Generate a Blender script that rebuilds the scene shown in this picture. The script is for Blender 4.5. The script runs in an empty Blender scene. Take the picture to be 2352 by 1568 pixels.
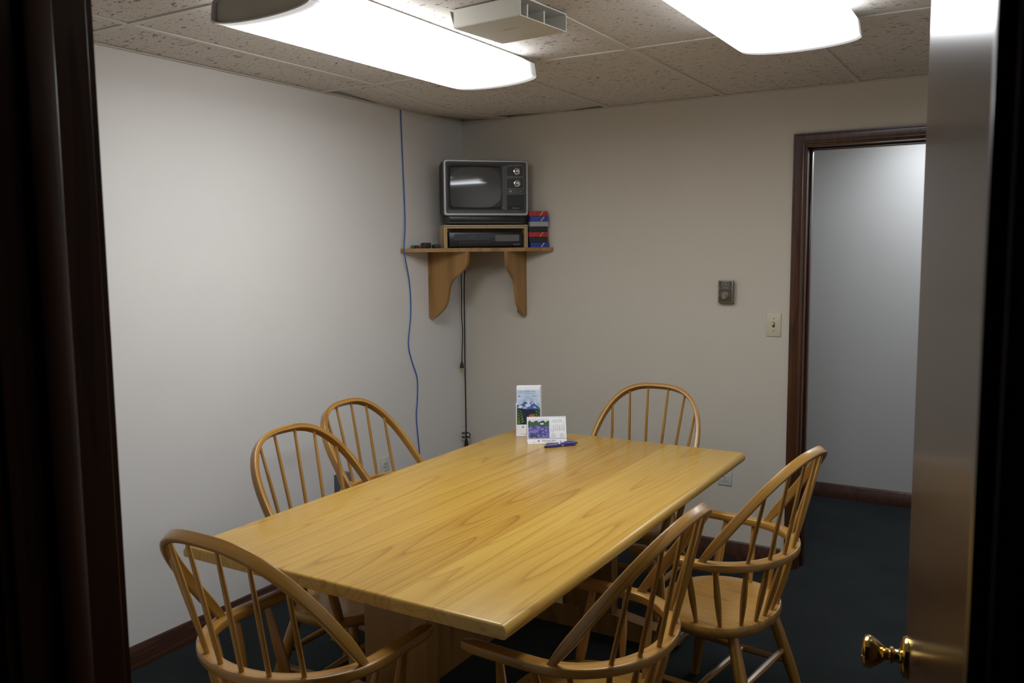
import bpy, bmesh, math, random
from mathutils import Vector, Matrix
random.seed(7)
R = math.radians
PI = math.pi
S = bpy.context.scene
COL = S.collection

# ------------------------------------------------------------------ camera
cam_d = bpy.data.cameras.new('camera')
cam = bpy.data.objects.new('camera', cam_d)
COL.objects.link(cam)
S.camera = cam
F_PX, CAM = 1977.2, Vector((2.8517, -4.2079, 1.5657))
YAW, PITCH, ROLL = -0.5411, 0.1053, -0.0097
fw = Vector((math.sin(YAW)*math.cos(PITCH), math.cos(YAW)*math.cos(PITCH), -math.sin(PITCH)))
rt = Vector((math.cos(YAW), -math.sin(YAW), 0))
up = rt.cross(fw)
r2 = rt*math.cos(ROLL) + up*math.sin(ROLL)
u2 = -rt*math.sin(ROLL) + up*math.cos(ROLL)
m = Matrix((r2, u2, -fw)).transposed().to_4x4()
m.translation = CAM
cam.matrix_world = m
cam_d.sensor_width = 36.0
cam_d.lens = F_PX/2352*36.0
cam_d.clip_start = 0.02
cam_d.dof.use_dof = True
cam_d.dof.focus_distance = 3.4
cam_d.dof.aperture_fstop = 9.0

# ------------------------------------------------------------------ world, exposure
w = bpy.data.worlds.new('world'); S.world = w
w.use_nodes = True
w.node_tree.nodes['Background'].inputs[0].default_value = (0.5, 0.55, 0.6, 1)
w.node_tree.nodes['Background'].inputs[1].default_value = 0.004
S.view_settings.view_transform = 'Standard'
S.view_settings.look = 'None'
S.view_settings.exposure = 0.0
S.view_settings.gamma = 1.0
LAMP = 11.8            # radiance of the fluorescent diffusers
LAMP_COL = (0.93, 0.965, 1.0, 1)
HALL_LAMP = 11.2

H = 2.2995            # ceiling height

# ------------------------------------------------------------------ materials
def nodes_of(name):
    mt = bpy.data.materials.new(name); mt.use_nodes = True
    nt = mt.node_tree
    return mt, nt, nt.nodes['Principled BSDF']
def mat(name, col, rough=.5, metal=0., spec=.5, coat=0., noise=0., nscale=30., bump=0., bscale=80., trans=0., ior=None):
    mt, nt, b = nodes_of(name)
    b.inputs['Base Color'].default_value = (*col, 1)
    b.inputs['Roughness'].default_value = rough
    b.inputs['Metallic'].default_value = metal
    b.inputs['Specular IOR Level'].default_value = spec
    b.inputs['Coat Weight'].default_value = coat
    b.inputs['Coat Roughness'].default_value = .12
    if trans: b.inputs['Transmission Weight'].default_value = trans
    if ior: b.inputs['IOR'].default_value = ior
    if noise or bump:
        tc = nt.nodes.new('ShaderNodeTexCoord')
    if noise:
        n = nt.nodes.new('ShaderNodeTexNoise'); n.inputs['Scale'].default_value = nscale; n.inputs['Detail'].default_value = 4
        nt.links.new(tc.outputs['Object'], n.inputs['Vector'])
        r = nt.nodes.new('ShaderNodeValToRGB')
        r.color_ramp.elements[0].position = .3; r.color_ramp.elements[1].position = .7
        r.color_ramp.elements[0].color = (*[c*(1-noise) for c in col], 1)
        r.color_ramp.elements[1].color = (*[min(1, c*(1+noise)) for c in col], 1)
        nt.links.new(n.outputs['Fac'], r.inputs['Fac']); nt.links.new(r.outputs['Color'], b.inputs['Base Color'])
    if bump:
        n2 = nt.nodes.new('ShaderNodeTexNoise'); n2.inputs['Scale'].default_value = bscale; n2.inputs['Detail'].default_value = 3
        nt.links.new(tc.outputs['Object'], n2.inputs['Vector'])
        bp = nt.nodes.new('ShaderNodeBump'); bp.inputs['Strength'].default_value = bump; bp.inputs['Distance'].default_value = .004
        nt.links.new(n2.outputs['Fac'], bp.inputs['Height']); nt.links.new(bp.outputs['Normal'], b.inputs['Normal'])
    return mt

def wood(name, dark, mid, light, axis='Y', rough=.32, coat=.25, ring=7., cross=5.0, along=.55, fine=.35, tone=.12, contrast=1.0, thin=False, along_path=False):
    """procedural wood, grain along the object's axis; each object gets its own offset and tone"""
    mt, nt, b = nodes_of(name)
    N, L = nt.nodes, nt.links
    tc = N.new('ShaderNodeTexCoord'); oi = N.new('ShaderNodeObjectInfo')
    off = N.new('ShaderNodeVectorMath'); off.operation = 'SCALE'
    off.inputs[0].default_value = (37.3, 91.7, 53.1); L.new(oi.outputs['Random'], off.inputs['Scale'])
    add = N.new('ShaderNodeVectorMath'); add.operation = 'ADD'
    if along_path:      # bent and turned parts carry their own grain coordinates
        at_ = N.new('ShaderNodeAttribute'); at_.attribute_name = 'grain'; L.new(at_.outputs['Vector'], add.inputs[0])
    else: L.new(tc.outputs['Object'], add.inputs[0])
    L.new(off.outputs[0], add.inputs[1])
    def stretched(c, a):
        mp = N.new('ShaderNodeMapping')
        mp.inputs['Scale'].default_value = tuple(a if k == axis else c for k in 'XYZ')
        L.new(add.outputs[0], mp.inputs['Vector']); return mp
    n1 = N.new('ShaderNodeTexNoise'); n1.inputs['Scale'].default_value = 1.0; n1.inputs['Detail'].default_value = 1.5
    n1.inputs['Roughness'].default_value = .45
    L.new(stretched(cross, along).outputs[0], n1.inputs['Vector'])
    mu = N.new('ShaderNodeMath'); mu.operation = 'MULTIPLY'; mu.inputs[1].default_value = ring
    L.new(n1.outputs['Fac'], mu.inputs[0])
    fr = N.new('ShaderNodeMath'); fr.operation = 'FRACT'; L.new(mu.outputs[0], fr.inputs[0])
    ra = N.new('ShaderNodeValToRGB'); e = ra.color_ramp.elements
    e[0].position = 0.0; e[0].color = (.62, .62, .62, 1); e[1].position = 1.0; e[1].color = (.1, .1, .1, 1)
    e2 = e.new(.12); e2.color = (.85, .85, .85, 1)
    e3 = e.new(.62); e3.color = (.62, .62, .62, 1)
    e4 = e.new(.9); e4.color = (.25, .25, .25, 1)
    if thin:
        e[1].color = (.12, .12, .12, 1); e2.color = (.68, .68, .68, 1); e3.color = (.60, .60, .60, 1); e4.position = .86; e4.color = (.46, .46, .46, 1); e[0].color = (.5, .5, .5, 1)
    L.new(fr.outputs[0], ra.inputs['Fac'])
    n2 = N.new('ShaderNodeTexNoise'); n2.inputs['Scale'].default_value = 1.0; n2.inputs['Detail'].default_value = 3
    L.new(stretched(260., 6.).outputs[0], n2.inputs['Vector'])
    n3 = N.new('ShaderNodeTexNoise'); n3.inputs['Scale'].default_value = 1.0; n3.inputs['Detail'].default_value = 2
    L.new(stretched(22., 1.2).outputs[0], n3.inputs['Vector'])
    def mix(a, bb, f):
        q = N.new('ShaderNodeMix'); q.data_type = 'FLOAT'; q.inputs[0].default_value = f
        L.new(a, q.inputs[2]); L.new(bb, q.inputs[3]); return q.outputs[0]
    v = mix(ra.outputs['Color'], n2.outputs['Fac'], fine)
    v = mix(v, n3.outputs['Fac'], .25)
    # per-object tone
    t = N.new('ShaderNodeMath'); t.operation = 'MULTIPLY_ADD'; t.inputs[1].default_value = tone*2; t.inputs[2].default_value = -tone
    L.new(oi.outputs['Random'], t.inputs[0])
    sc_ = N.new('ShaderNodeSeparateColor'); L.new(oi.outputs['Color'], sc_.inputs[0])
    tt = N.new('ShaderNodeMath'); tt.operation = 'SUBTRACT'; tt.inputs[1].default_value = .5; L.new(sc_.outputs[1], tt.inputs[0])
    ta = N.new('ShaderNodeMath'); ta.operation = 'ADD'; L.new(t.outputs[0], ta.inputs[0]); L.new(tt.outputs[0], ta.inputs[1]); t = ta
    s = N.new('ShaderNodeMath'); s.operation = 'ADD'; L.new(v, s.inputs[0]); L.new(t.outputs[0], s.inputs[1])
    cr = N.new('ShaderNodeValToRGB'); c = cr.color_ramp.elements
    k = contrast
    c[0].position = .5-.32/k; c[0].color = (*dark, 1); c[1].position = min(1, .5+.3/k); c[1].color = (*light, 1)
    cm = c.new(.5); cm.color = (*mid, 1)
    L.new(s.outputs[0], cr.inputs['Fac']); L.new(cr.outputs['Color'], b.inputs['Base Color'])
    b.inputs['Roughness'].default_value = rough
    b.inputs['Coat Weight'].default_value = coat; b.inputs['Coat Roughness'].default_value = .15
    bp = N.new('ShaderNodeBump'); bp.inputs['Strength'].default_value = .08; bp.inputs['Distance'].default_value = .001
    L.new(n2.outputs['Fac'], bp.inputs['Height']); L.new(bp.outputs['Normal'], b.inputs['Normal'])
    return mt

M = {}
M['wall'] = mat('wall_paint', (.74, .722, .70), .75, spec=.25, noise=.015, nscale=3, bump=.05, bscale=350)
M['wall_far'] = mat('wall_paint_bounce_tint', (.625, .577, .495), .75, spec=.25, noise=.015, nscale=3, bump=.05, bscale=350)  # warm light bounced off the table is tinted into this wall colour
M['wall_hall'] = mat('wall_paint_hall', (.55, .553, .555), .8, spec=.2, noise=.015, nscale=3, bump=.05, bscale=350)
M['table'] = wood('table_oak', (.36, .170, .020), (.53, .300, .043), (.63, .395, .076), 'Y', rough=.33, coat=.3, ring=24, cross=4.4, along=.27, fine=.40, tone=.02, contrast=1.25, thin=True)
M['chair'] = wood('chair_oak', (.22, .092, .014), (.37, .182, .034), (.46, .245, .055), 'Y', rough=.3, coat=.4, ring=8, cross=16, along=1.0, tone=.06, along_path=True)
M['chair_seat'] = wood('seat_oak', (.25, .108, .017), (.40, .205, .040), (.51, .285, .068), 'Y', rough=.33, coat=.35, ring=14, cross=6, along=.6, tone=.04, thin=True)
M['shelf'] = wood('shelf_oak', (.20, .095, .024), (.33, .170, .046), (.41, .228, .068), 'Z', rough=.4, coat=.15, ring=5, cross=7, along=.8, tone=.05)
M['ply'] = wood('plywood_face', (.38, .24, .10), (.52, .36, .17), (.62, .45, .23), 'X', rough=.55, coat=0, ring=4, cross=5, along=.8, tone=.03)
M['ply_dark'] = mat('plywood_glue_line', (.17, .085, .03), .6, noise=.2, nscale=90)
M['ply_edge'] = mat('plywood_light_ply', (.58, .42, .22), .6, noise=.15, nscale=120)
M['dark_wood'] = wood('dark_stained_trim', (.026, .0085, .0035), (.062, .021, .0085), (.095, .036, .015), 'Z', rough=.3, coat=.3, ring=5, cross=14, along=1.2, tone=.02)
M['door'] = wood('dark_door_veneer', (.030, .0120, .005), (.046, .0195, .0085), (.062, .028, .0125), 'Z', rough=.24, coat=.0, ring=6, cross=9, along=.5, tone=.0)
M['door'].node_tree.nodes['Principled BSDF'].inputs['Specular IOR Level'].default_value = .3
M['baseboard'] = wood('dark_stained_base', (.03, .011, .007), (.060, .023, .014), (.085, .036, .022), 'Y', rough=.35, coat=.2, ring=5, cross=14, along=1.2, tone=.02)
M['white_metal'] = mat('white_enamel', (.74, .74, .72), .45, noise=.03, nscale=12)
M['end_plate'] = mat('fixture_end_plate', (.46, .45, .40), .5, noise=.05, nscale=15)
M['grid'] = mat('ceiling_grid_paint', (.62, .585, .52), .5, noise=.03, nscale=10)
M['vent'] = mat('vent_plastic', (.66, .63, .55), .45, noise=.02, nscale=10)
M['duct_shade'] = mat('duct_shade_black', (.01, .01, .011), .9, noise=.2)  # near-black that paints the shade inside the duct
M['plenum'] = mat('plenum_deck', (.02, .02, .02), .95, noise=.2)
M['black'] = mat('black_plastic', (.012, .012, .013), .35, noise=.1, nscale=60)
M['black_matte'] = mat('black_matte_plastic', (.016, .016, .017), .6, noise=.1, nscale=60)
M['tv_case'] = mat('tv_case_brown_black', (.028, .023, .020), .5, noise=.12, nscale=40)
M['tv_panel'] = mat('tv_panel_charcoal', (.030, .031, .034), .35, noise=.06, nscale=40)
M['silver'] = mat('silver_plastic', (.36, .36, .355), .35, metal=.6, noise=.04, nscale=40)
M['chrome'] = mat('chrome', (.75, .75, .74), .12, metal=1, noise=.03)
M['screen'] = mat('crt_glass', (.085, .088, .092), .06, spec=.6, coat=.5, noise=.02)
M['print_grey'] = mat('pale_grey_print', (.42, .42, .42), .5, noise=.03)
M['dim_print'] = mat('dim_grey_print', (.14, .14, .14), .5, noise=.03)
M['brass'] = mat('polished_brass', (.78, .56, .20), .12, metal=1, noise=.04, nscale=50)
M['ivory'] = mat('ivory_plastic', (.62, .57, .43), .4, noise=.02)
M['outlet'] = mat('outlet_plastic', (.60, .60, .54), .4, noise=.02)
M['slot'] = mat('slot_dark', (.02, .02, .018), .8, noise=.1)
M['thermo'] = mat('thermostat_bronze', (.24, .20, .14), .35, metal=.5, noise=.05)
M['thermo_face'] = mat('thermostat_face', (.06, .05, .042), .4, noise=.05)
M['blue_cable'] = mat('blue_cable', (.045, .13, .40), .45, noise=.05)
M['cord'] = mat('black_cord', (.010, .009, .009), .45, noise=.1)
M['red'] = mat('tape_red', (.42, .012, .022), .4, noise=.05)
M['blue'] = mat('tape_blue', (.018, .055, .34), .4, noise=.05)
M['blue2'] = mat('tape_deep_blue', (.010, .030, .26), .4, noise=.05)
M['tape_grey'] = mat('tape_silver', (.36, .36, .37), .4, noise=.04)
M['gold'] = mat('stripe_gold', (.70, .40, .02), .4, noise=.03)
M['pink'] = mat('stripe_rose', (.55, .12, .10), .5, noise=.03)
M['cyan'] = mat('stripe_teal', (.03, .16, .40), .5, noise=.03)
M['cream'] = mat('stripe_cream', (.62, .55, .34), .5, noise=.03)
M['white_card'] = mat('white_card', (.87, .885, .93), .5, noise=.015)
M['navy'] = mat('print_navy', (.03, .045, .16), .5, noise=.02)
M['grey_ink'] = mat('print_ink', (.10, .10, .13), .5, noise=.02)
M['lt_blue_ink'] = mat('print_light_blue', (.14, .42, .75), .5, noise=.02)
M['sky_print'] = mat('print_sky', (.55, .68, .92), .45, noise=.18, nscale=25)
M['mtn'] = mat('print_mountain_blue', (.055, .13, .40), .45, noise=.3, nscale=120)
M['snow'] = mat('print_snow', (.66, .68, .78), .45, noise=.15, nscale=150)
M['forest'] = mat('print_forest', (.012, .020, .045), .45, noise=.4, nscale=150)
M['leaf'] = mat('print_leaf', (.14, .30, .035), .45, noise=.3, nscale=200)
M['leaf2'] = mat('print_leaf_dark', (.035, .10, .03), .45, noise=.3, nscale=200)
M['flower'] = mat('print_orange', (.75, .13, .03), .45, noise=.15, nscale=200)
M['pen_blue'] = mat('pen_blue', (.018, .016, .24), .25, coat=.5, noise=.03)
M['bin'] = mat('grey_bin', (.085, .10, .105), .5, noise=.06)
M['bin_light'] = mat('grey_cover', (.16, .175, .165), .45, noise=.05)
M['green'] = mat('marker_green', (.012, .10, .045), .4, noise=.05)
M['marker_red'] = mat('marker_red', (.18, .008, .016), .4, noise=.05)

# ceiling tile: pale fissured mineral fibre
mt, nt, b = nodes_of('ceiling_tile'); N, L = nt.nodes, nt.links
tc = N.new('ShaderNodeTexCoord'); oi = N.new('ShaderNodeObjectInfo')
off = N.new('ShaderNodeVectorMath'); off.operation = 'SCALE'; off.inputs[0].default_value = (31., 17., 5.); L.new(oi.outputs['Random'], off.inputs['Scale'])
ad = N.new('ShaderNodeVectorMath'); ad.operation = 'ADD'; L.new(tc.outputs['Object'], ad.inputs[0]); L.new(off.outputs[0], ad.inputs[1])
def fis(sx, sy, sc, lo, hi, det=2.):
    mp = N.new('ShaderNodeMapping'); mp.inputs['Scale'].default_value = (sx, sy, 1); L.new(ad.outputs[0], mp.inputs['Vector'])
    n = N.new('ShaderNodeTexNoise'); n.inputs['Scale'].default_value = sc; n.inputs['Detail'].default_value = det
    L.new(mp.outputs[0], n.inputs['Vector'])
    r = N.new('ShaderNodeMapRange'); r.inputs[1].default_value = lo; r.inputs[2].default_value = hi
    L.new(n.outputs['Fac'], r.inputs[0]); return r.outputs[0]
f1 = fis(.42, 1., 95., .63, .68); f2 = fis(.7, 1., 200., .64, .71)
mx = N.new('ShaderNodeMath'); mx.operation = 'MAXIMUM'; L.new(f1, mx.inputs[0]); L.new(f2, mx.inputs[1])
cr = N.new('ShaderNodeMix'); cr.data_type = 'RGBA'
cr.inputs[6].default_value = (.66, .615, .57, 1); cr.inputs[7].default_value = (.17, .145, .12, 1)
L.new(mx.outputs[0], cr.inputs[0]); L.new(cr.outputs[2], b.inputs['Base Color'])
inv = N.new('ShaderNodeMath'); inv.operation = 'SUBTRACT'; inv.inputs[0].default_value = 1; L.new(mx.outputs[0], inv.inputs[1])
bp = N.new('ShaderNodeBump'); bp.inputs['Strength'].default_value = .5; bp.inputs['Distance'].default_value = .002
L.new(inv.outputs[0], bp.inputs['Height']); L.new(bp.outputs['Normal'], b.inputs['Normal'])
b.inputs['Roughness'].default_value = .85; b.inputs['Specular IOR Level'].default_value = .2
M['tile'] = mt

# carpet: dark teal-charcoal loop pile
mt, nt, b = nodes_of('carpet'); N, L = nt.nodes, nt.links
tc = N.new('ShaderNodeTexCoord')
n = N.new('ShaderNodeTexNoise'); n.inputs['Scale'].default_value = 230; n.inputs['Detail'].default_value = 3; L.new(tc.outputs['Object'], n.inputs['Vector'])
n2 = N.new('ShaderNodeTexNoise'); n2.inputs['Scale'].default_value = 2.5; n2.inputs['Detail'].default_value = 4; L.new(tc.outputs['Object'], n2.inputs['Vector'])
r = N.new('ShaderNodeValToRGB'); e = r.color_ramp.elements
e[0].position = .32; e[0].color = (.007, .0088, .0095, 1); e[1].position = .70; e[1].color = (.036, .042, .044, 1)
mi = N.new('ShaderNodeMix'); mi.data_type = 'FLOAT'; mi.inputs[0].default_value = .25
L.new(n.outputs['Fac'], mi.inputs[2]); L.new(n2.outputs['Fac'], mi.inputs[3]); L.new(mi.outputs[0], r.inputs['Fac'])
L.new(r.outputs['Color'], b.inputs['Base Color'])
bp = N.new('ShaderNodeBump'); bp.inputs['Strength'].default_value = .7; bp.inputs['Distance'].default_value = .004
L.new(n.outputs['Fac'], bp.inputs['Height']); L.new(bp.outputs['Normal'], b.inputs['Normal'])
b.inputs['Roughness'].default_value = 1; b.inputs['Specular IOR Level'].default_value = .1
M['carpet'] = mt

def lens_mat(name, strength, half):
    """acrylic diffuser lit by tubes that stop short of its two ends"""
    mt, nt, b = nodes_of(name); N, L = nt.nodes, nt.links
    b.inputs['Base Color'].default_value = (.85, .86, .88, 1); b.inputs['Roughness'].default_value = .3
    b.inputs['Emission Color'].default_value = LAMP_COL
    tc = N.new('ShaderNodeTexCoord'); sp = N.new('ShaderNodeSeparateXYZ'); L.new(tc.outputs['Object'], sp.inputs[0])
    ab = N.new('ShaderNodeMath'); ab.operation = 'ABSOLUTE'; L.new(sp.outputs['Y'], ab.inputs[0])
    mr = N.new('ShaderNodeMapRange'); mr.interpolation_type = 'SMOOTHSTEP'
    mr.inputs[1].default_value = half-.13; mr.inputs[2].default_value = half-.005
    mr.inputs[3].default_value = strength; mr.inputs[4].default_value = strength*.032
    L.new(ab.outputs[0], mr.inputs[0]); L.new(mr.outputs[0], b.inputs['Emission Strength'])
    wv = N.new('ShaderNodeTexWave'); wv.inputs['Scale'].default_value = 55; L.new(tc.outputs['Object'], wv.inputs['Vector'])
    bp = N.new('ShaderNodeBump'); bp.inputs['Strength'].default_value = .3; bp.inputs['Distance'].default_value = .001
    L.new(wv.outputs['Fac'], bp.inputs['Height']); L.new(bp.outputs['Normal'], b.inputs['Normal'])
    return mt
M['lens'] = lens_mat('lit_diffuser', LAMP, .60)
M['lens_hall'] = lens_mat('lit_diffuser_hall', HALL_LAMP, .60)
M['lens_side'] = lens_mat('lit_diffuser_flank', LAMP*.40, .60)   # the flanks see the tubes at a glance only

# flower-field picture of the calendar (flat print)
mt, nt, b = nodes_of('print_flower_field'); N, L = nt.nodes, nt.links
tc = N.new('ShaderNodeTexCoord')
v = N.new('ShaderNodeTexVoronoi'); v.inputs['Scale'].default_value = 95; L.new(tc.outputs['Object'], v.inputs['Vector'])
r = N.new('ShaderNodeValToRGB'); e = r.color_ramp.elements
e[0].position = .15; e[0].color = (.30, .27, .66, 1); e[1].position = .8; e[1].color = (.03, .06, .10, 1)
q = e.new(.5); q.color = (.13, .11, .42, 1)
L.new(v.outputs['Distance'], r.inputs['Fac'])
n = N.new('ShaderNodeTexNoise'); n.inputs['Scale'].default_value = 60; L.new(tc.outputs['Object'], n.inputs['Vector'])
mi = N.new('ShaderNodeMix'); mi.data_type = 'RGBA'; mi.blend_type = 'OVERLAY'; mi.inputs[0].default_value = .5
L.new(r.outputs['Color'], mi.inputs[6]); L.new(n.outputs['Color'], mi.inputs[7]); L.new(mi.outputs[2], b.inputs['Base Color'])
b.inputs['Roughness'].default_value = .4
M['field'] = mt

# ------------------------------------------------------------------ mesh helpers
def obj(name, bm, material, parent=None, loc=None, rot=None, smooth=True, ang=35, recalc=True):
    if recalc: bmesh.ops.recalc_face_normals(bm, faces=bm.faces)
    me = bpy.data.meshes.new(name); bm.to_mesh(me); bm.free()
    mats = material if isinstance(material, (list, tuple)) else [material]
    for k in mats: me.materials.append(M[k])
    if smooth:
        for p in me.polygons: p.use_smooth = True
        me.set_sharp_from_angle(angle=R(ang))
    o = bpy.data.objects.new(name, me); COL.objects.link(o); o.color = (.5, .5, .5, 1)
    if parent: o.parent = parent
    if loc: o.location = loc
    if rot: o.rotation_euler = rot
    return o
def thing(name, label, cat, loc=(0, 0, 0), rotz=0, group=None):
    o = bpy.data.objects.new(name, None); COL.objects.link(o)
    o.empty_display_size = .1
    o.location = loc; o.rotation_euler = (0, 0, rotz)
    o['label'] = label; o['category'] = cat
    if group: o['group'] = group
    return o
def tag(o, label, cat, group=None):
    o['label'] = label; o['category'] = cat
    if group: o['group'] = group
    return o
def struct(o, label=None, cat=None):
    o['kind'] = 'structure'
    if label: o['label'] = label
    if cat: o['category'] = cat
    return o
def stuff(o): o['kind'] = 'stuff'; return o
def part(o, label): o['label'] = label; return o
def box(bm, x0, x1, y0, y1, z0, z1, bev=0., seg=2, mi=0):
    vs = [bm.verts.new(p) for p in ((x0, y0, z0), (x1, y0, z0), (x1, y1, z0), (x0, y1, z0), (x0, y0, z1), (x1, y0, z1), (x1, y1, z1), (x0, y1, z1))]
    fs = [bm.faces.new([vs[i] for i in f]) for f in ((3, 2, 1, 0), (4, 5, 6, 7), (0, 1, 5, 4), (1, 2, 6, 5), (2, 3, 7, 6), (3, 0, 4, 7))]
    for f in fs: f.material_index = mi
    if bev:
        es = list({e for f in fs for e in f.edges})
        r_ = bmesh.ops.bevel(bm, geom=es, offset=bev, segments=seg, profile=.5, affect='EDGES')
        for f in r_['faces']: f.material_index = mi
    return fs
def boxo(name, mt_, parent, *a, bev=0., seg=2, **k):
    bm = bmesh.new(); box(bm, *a, bev=bev, seg=seg); return obj(name, bm, mt_, parent, **k)
def prism(bm, pts, z0, z1, mi=0):
    """polygon in xy extruded z0..z1"""
    a = [bm.verts.new((x, y, z0)) for x, y in pts]; b_ = [bm.verts.new((x, y, z1)) for x, y in pts]
    fs = [bm.faces.new(a[::-1]), bm.faces.new(b_)]
    n_ = len(pts)
    for i in range(n_):
        fs.append(bm.faces.new((a[i], a[(i+1) % n_], b_[(i+1) % n_], b_[i])))
    for f in fs: f.material_index = mi
    return fs
def lathe(bm, prof, seg=24, mtx=None, mi=0):
    """prof: (radius, height) pairs about z"""
    rings = []
    for r_, h in prof:
        if r_ < 1e-6: rings.append([bm.verts.new((0, 0, h))])
        else: rings.append([bm.verts.new((r_*math.cos(2*PI*i/seg), r_*math.sin(2*PI*i/seg), h)) for i in range(seg)])
    for a, b_ in zip(rings[:-1], rings[1:]):
        for i in range(seg):
            j = (i+1) % seg
            if len(a) == 1 and len(b_) == 1: continue
            if len(a) == 1: f = bm.faces.new((a[0], b_[i], b_[j]))
            elif len(b_) == 1: f = bm.faces.new((a[i], a[j], b_[0]))
            else: f = bm.faces.new((a[i], a[j], b_[j], b_[i]))
            f.material_index = mi
    for rg, rev in ((rings[0], True), (rings[-1], False)):
        if len(rg) > 1:
            f = bm.faces.new(rg[::-1] if rev else rg); f.material_index = mi
    vs = [v_ for rg in rings for v_ in rg]
    if mtx: bmesh.ops.transform(bm, matrix=mtx, verts=vs)
    return vs
def frames(pts, closed=False, ref=None):
    n_ = len(pts); T = []
    for i in range(n_):
        a = pts[i-1] if i > 0 else pts[i]; c = pts[i+1] if i < n_-1 else pts[i]
        T.append((c-a).normalized())
    nrm = (ref - T[0]*ref.dot(T[0])).normalized() if ref else T[0].orthogonal().normalized()
    out = []
    for i in range(n_):
        if i:
            ax = T[i-1].cross(T[i])
            if ax.length > 1e-8:
                nrm = Matrix.Rotation(T[i-1].angle(T[i]), 3, ax.normalized()) @ nrm
            nrm = (nrm - T[i]*nrm.dot(T[i])).normalized()
        out.append((T[i], nrm, T[i].cross(nrm)))
    return out
def sweep(bm, pts, prof, scale=None, ref=None, mi=0):
    """prof: list of (u,v) about the path; u along the transported normal"""
    pts = [Vector(p) for p in pts]
    fr_ = frames(pts, ref=ref)
    rings = []
    gl = bm.verts.layers.float_vector.get('grain') or bm.verts.layers.float_vector.new('grain'); run = 0.
    for i, (p, (t_, nn, bb)) in enumerate(zip(pts, fr_)):
        s_ = scale[i] if scale else 1.
        su, sv = s_ if isinstance(s_, tuple) else (s_, s_)
        if i: run += (p-pts[i-1]).length
        rg = []
        for u_, v_ in prof:
            q_ = bm.verts.new(p + nn*u_*su + bb*v_*sv); q_[gl] = (u_*su, run, v_*sv); rg.append(q_)
        rings.append(rg)
    k = len(prof)
    for a, b_ in zip(rings[:-1], rings[1:]):
        for i in range(k):
            f = bm.faces.new((a[i], a[(i+1) % k], b_[(i+1) % k], b_[i])); f.material_index = mi
    bm.faces.new(rings[0][::-1]).material_index = mi; bm.faces.new(rings[-1]).material_index = mi
def circ(r_, k=8): return [(r_*math.cos(2*PI*i/k), r_*math.sin(2*PI*i/k)) for i in range(k)]
def rrect(a, b_, r_, k=3):
    """rounded rectangle half sizes a,b"""
    out = []
    for cx, cy, a0 in ((a-r_, b_-r_, 0), (-a+r_, b_-r_, 90), (-a+r_, -b_+r_, 180), (a-r_, -b_+r_, 270)):
        for i in range(k+1):
            t_ = R(a0+90*i/k); out.append((cx+r_*math.cos(t_), cy+r_*math.sin(t_)))
    return out
def tube(bm, pts, r_, k=8, mi=0, rad=None):
    sweep(bm, pts, circ(1., k), scale=[(q, q) for q in (rad or [r_]*len(pts))], mi=mi)
def spline(P, n_=8):
    """Catmull-Rom through points"""
    P = [Vector(p) for p in P]; Q = [P[0]*2-P[1]] + P + [P[-1]*2-P[-2]]; out = []
    for i in range(1, len(Q)-2):
        for j in range(n_):
            t_ = j/n_
            out.append(.5*((2*Q[i]) + (Q[i+1]-Q[i-1])*t_ + (2*Q[i-1]-5*Q[i]+4*Q[i+1]-Q[i+2])*t_*t_ + (3*Q[i]-Q[i-1]-3*Q[i+1]+Q[i+2])*t_**3))
    out.append(P[-1]); return out
DG = None
def text_bm(items):
    """items: (string, size, x, y, align) -> flat lettering in the xz plane facing -y"""
    bm = bmesh.new()
    for s_, size, x, z, al in items:
        cu = bpy.data.curves.new('t', 'FONT'); cu.body = s_; cu.size = size; cu.align_x = al; cu.align_y = 'CENTER'; cu.resolution_u = 2
        to = bpy.data.objects.new('t', cu); COL.objects.link(to)
        me = to.to_mesh()
        n0 = len(bm.verts); bm.from_mesh(me); bm.verts.ensure_lookup_table()
        for v_ in bm.verts[n0:]: v_.co = Vector((x+v_.co.x, 0, z+v_.co.y))
        to.to_mesh_clear()
        bpy.data.objects.remove(to); bpy.data.curves.remove(cu)
    return bm
def flat(bm, pts, y=0., mi=0):
    f = bm.faces.new([bm.verts.new((x, y, z)) for x, z in pts]); f.material_index = mi; return f
def copy_tree(o, parent=None):
    c_ = o.copy(); COL.objects.link(c_)
    if parent: c_.parent = parent
    for ch in list(o.children): copy_tree(ch, c_)
    return c_

# ================================================================== SETTING
XR = 3.37              # right wall
YF, TW = -3.6, .12     # front wall (room face), thickness
HX0, HX1 = 1.937, 2.842     # near doorway clear opening
FX0, FX1 = 1.940, 2.752     # far doorway clear opening
DH = 2.03
ZT = H + .28           # top of walls, above the suspended ceiling
HALL_Y = 1.36

bm = bmesh.new(); box(bm, -1.2, 5.0, -5.6, HALL_Y+.1, -.05, 0)
floor = struct(obj('floor', bm, 'carpet', smooth=False), 'dark teal charcoal carpet running through the room and both halls', 'floor')
bm = bmesh.new(); box(bm, -.1, 0, YF-TW, 0, 0, ZT)
struct(obj('wall_left', bm, 'wall', smooth=False), 'bare off-white wall on the left, brightest in the middle', 'wall')
bm = bmesh.new()
box(bm, -.1, FX0-.02, 0, .11, 0, ZT); box(bm, FX1+.02, XR+.1, 0, .11, 0, ZT); box(bm, FX0-.02, FX1+.02, 0, .11, DH+.02, ZT)
struct(obj('wall_back', bm, 'wall_far', smooth=False), 'far wall tinted cream for warm bounced light, with thermostat, light switch and open doorway', 'wall')
bm = bmesh.new(); box(bm, XR, XR+.1, YF, 0, 0, ZT)
struct(obj('wall_right', bm, 'wall', smooth=False), 'off-white wall behind the open brown door', 'wall')
bm = bmesh.new()
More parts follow.
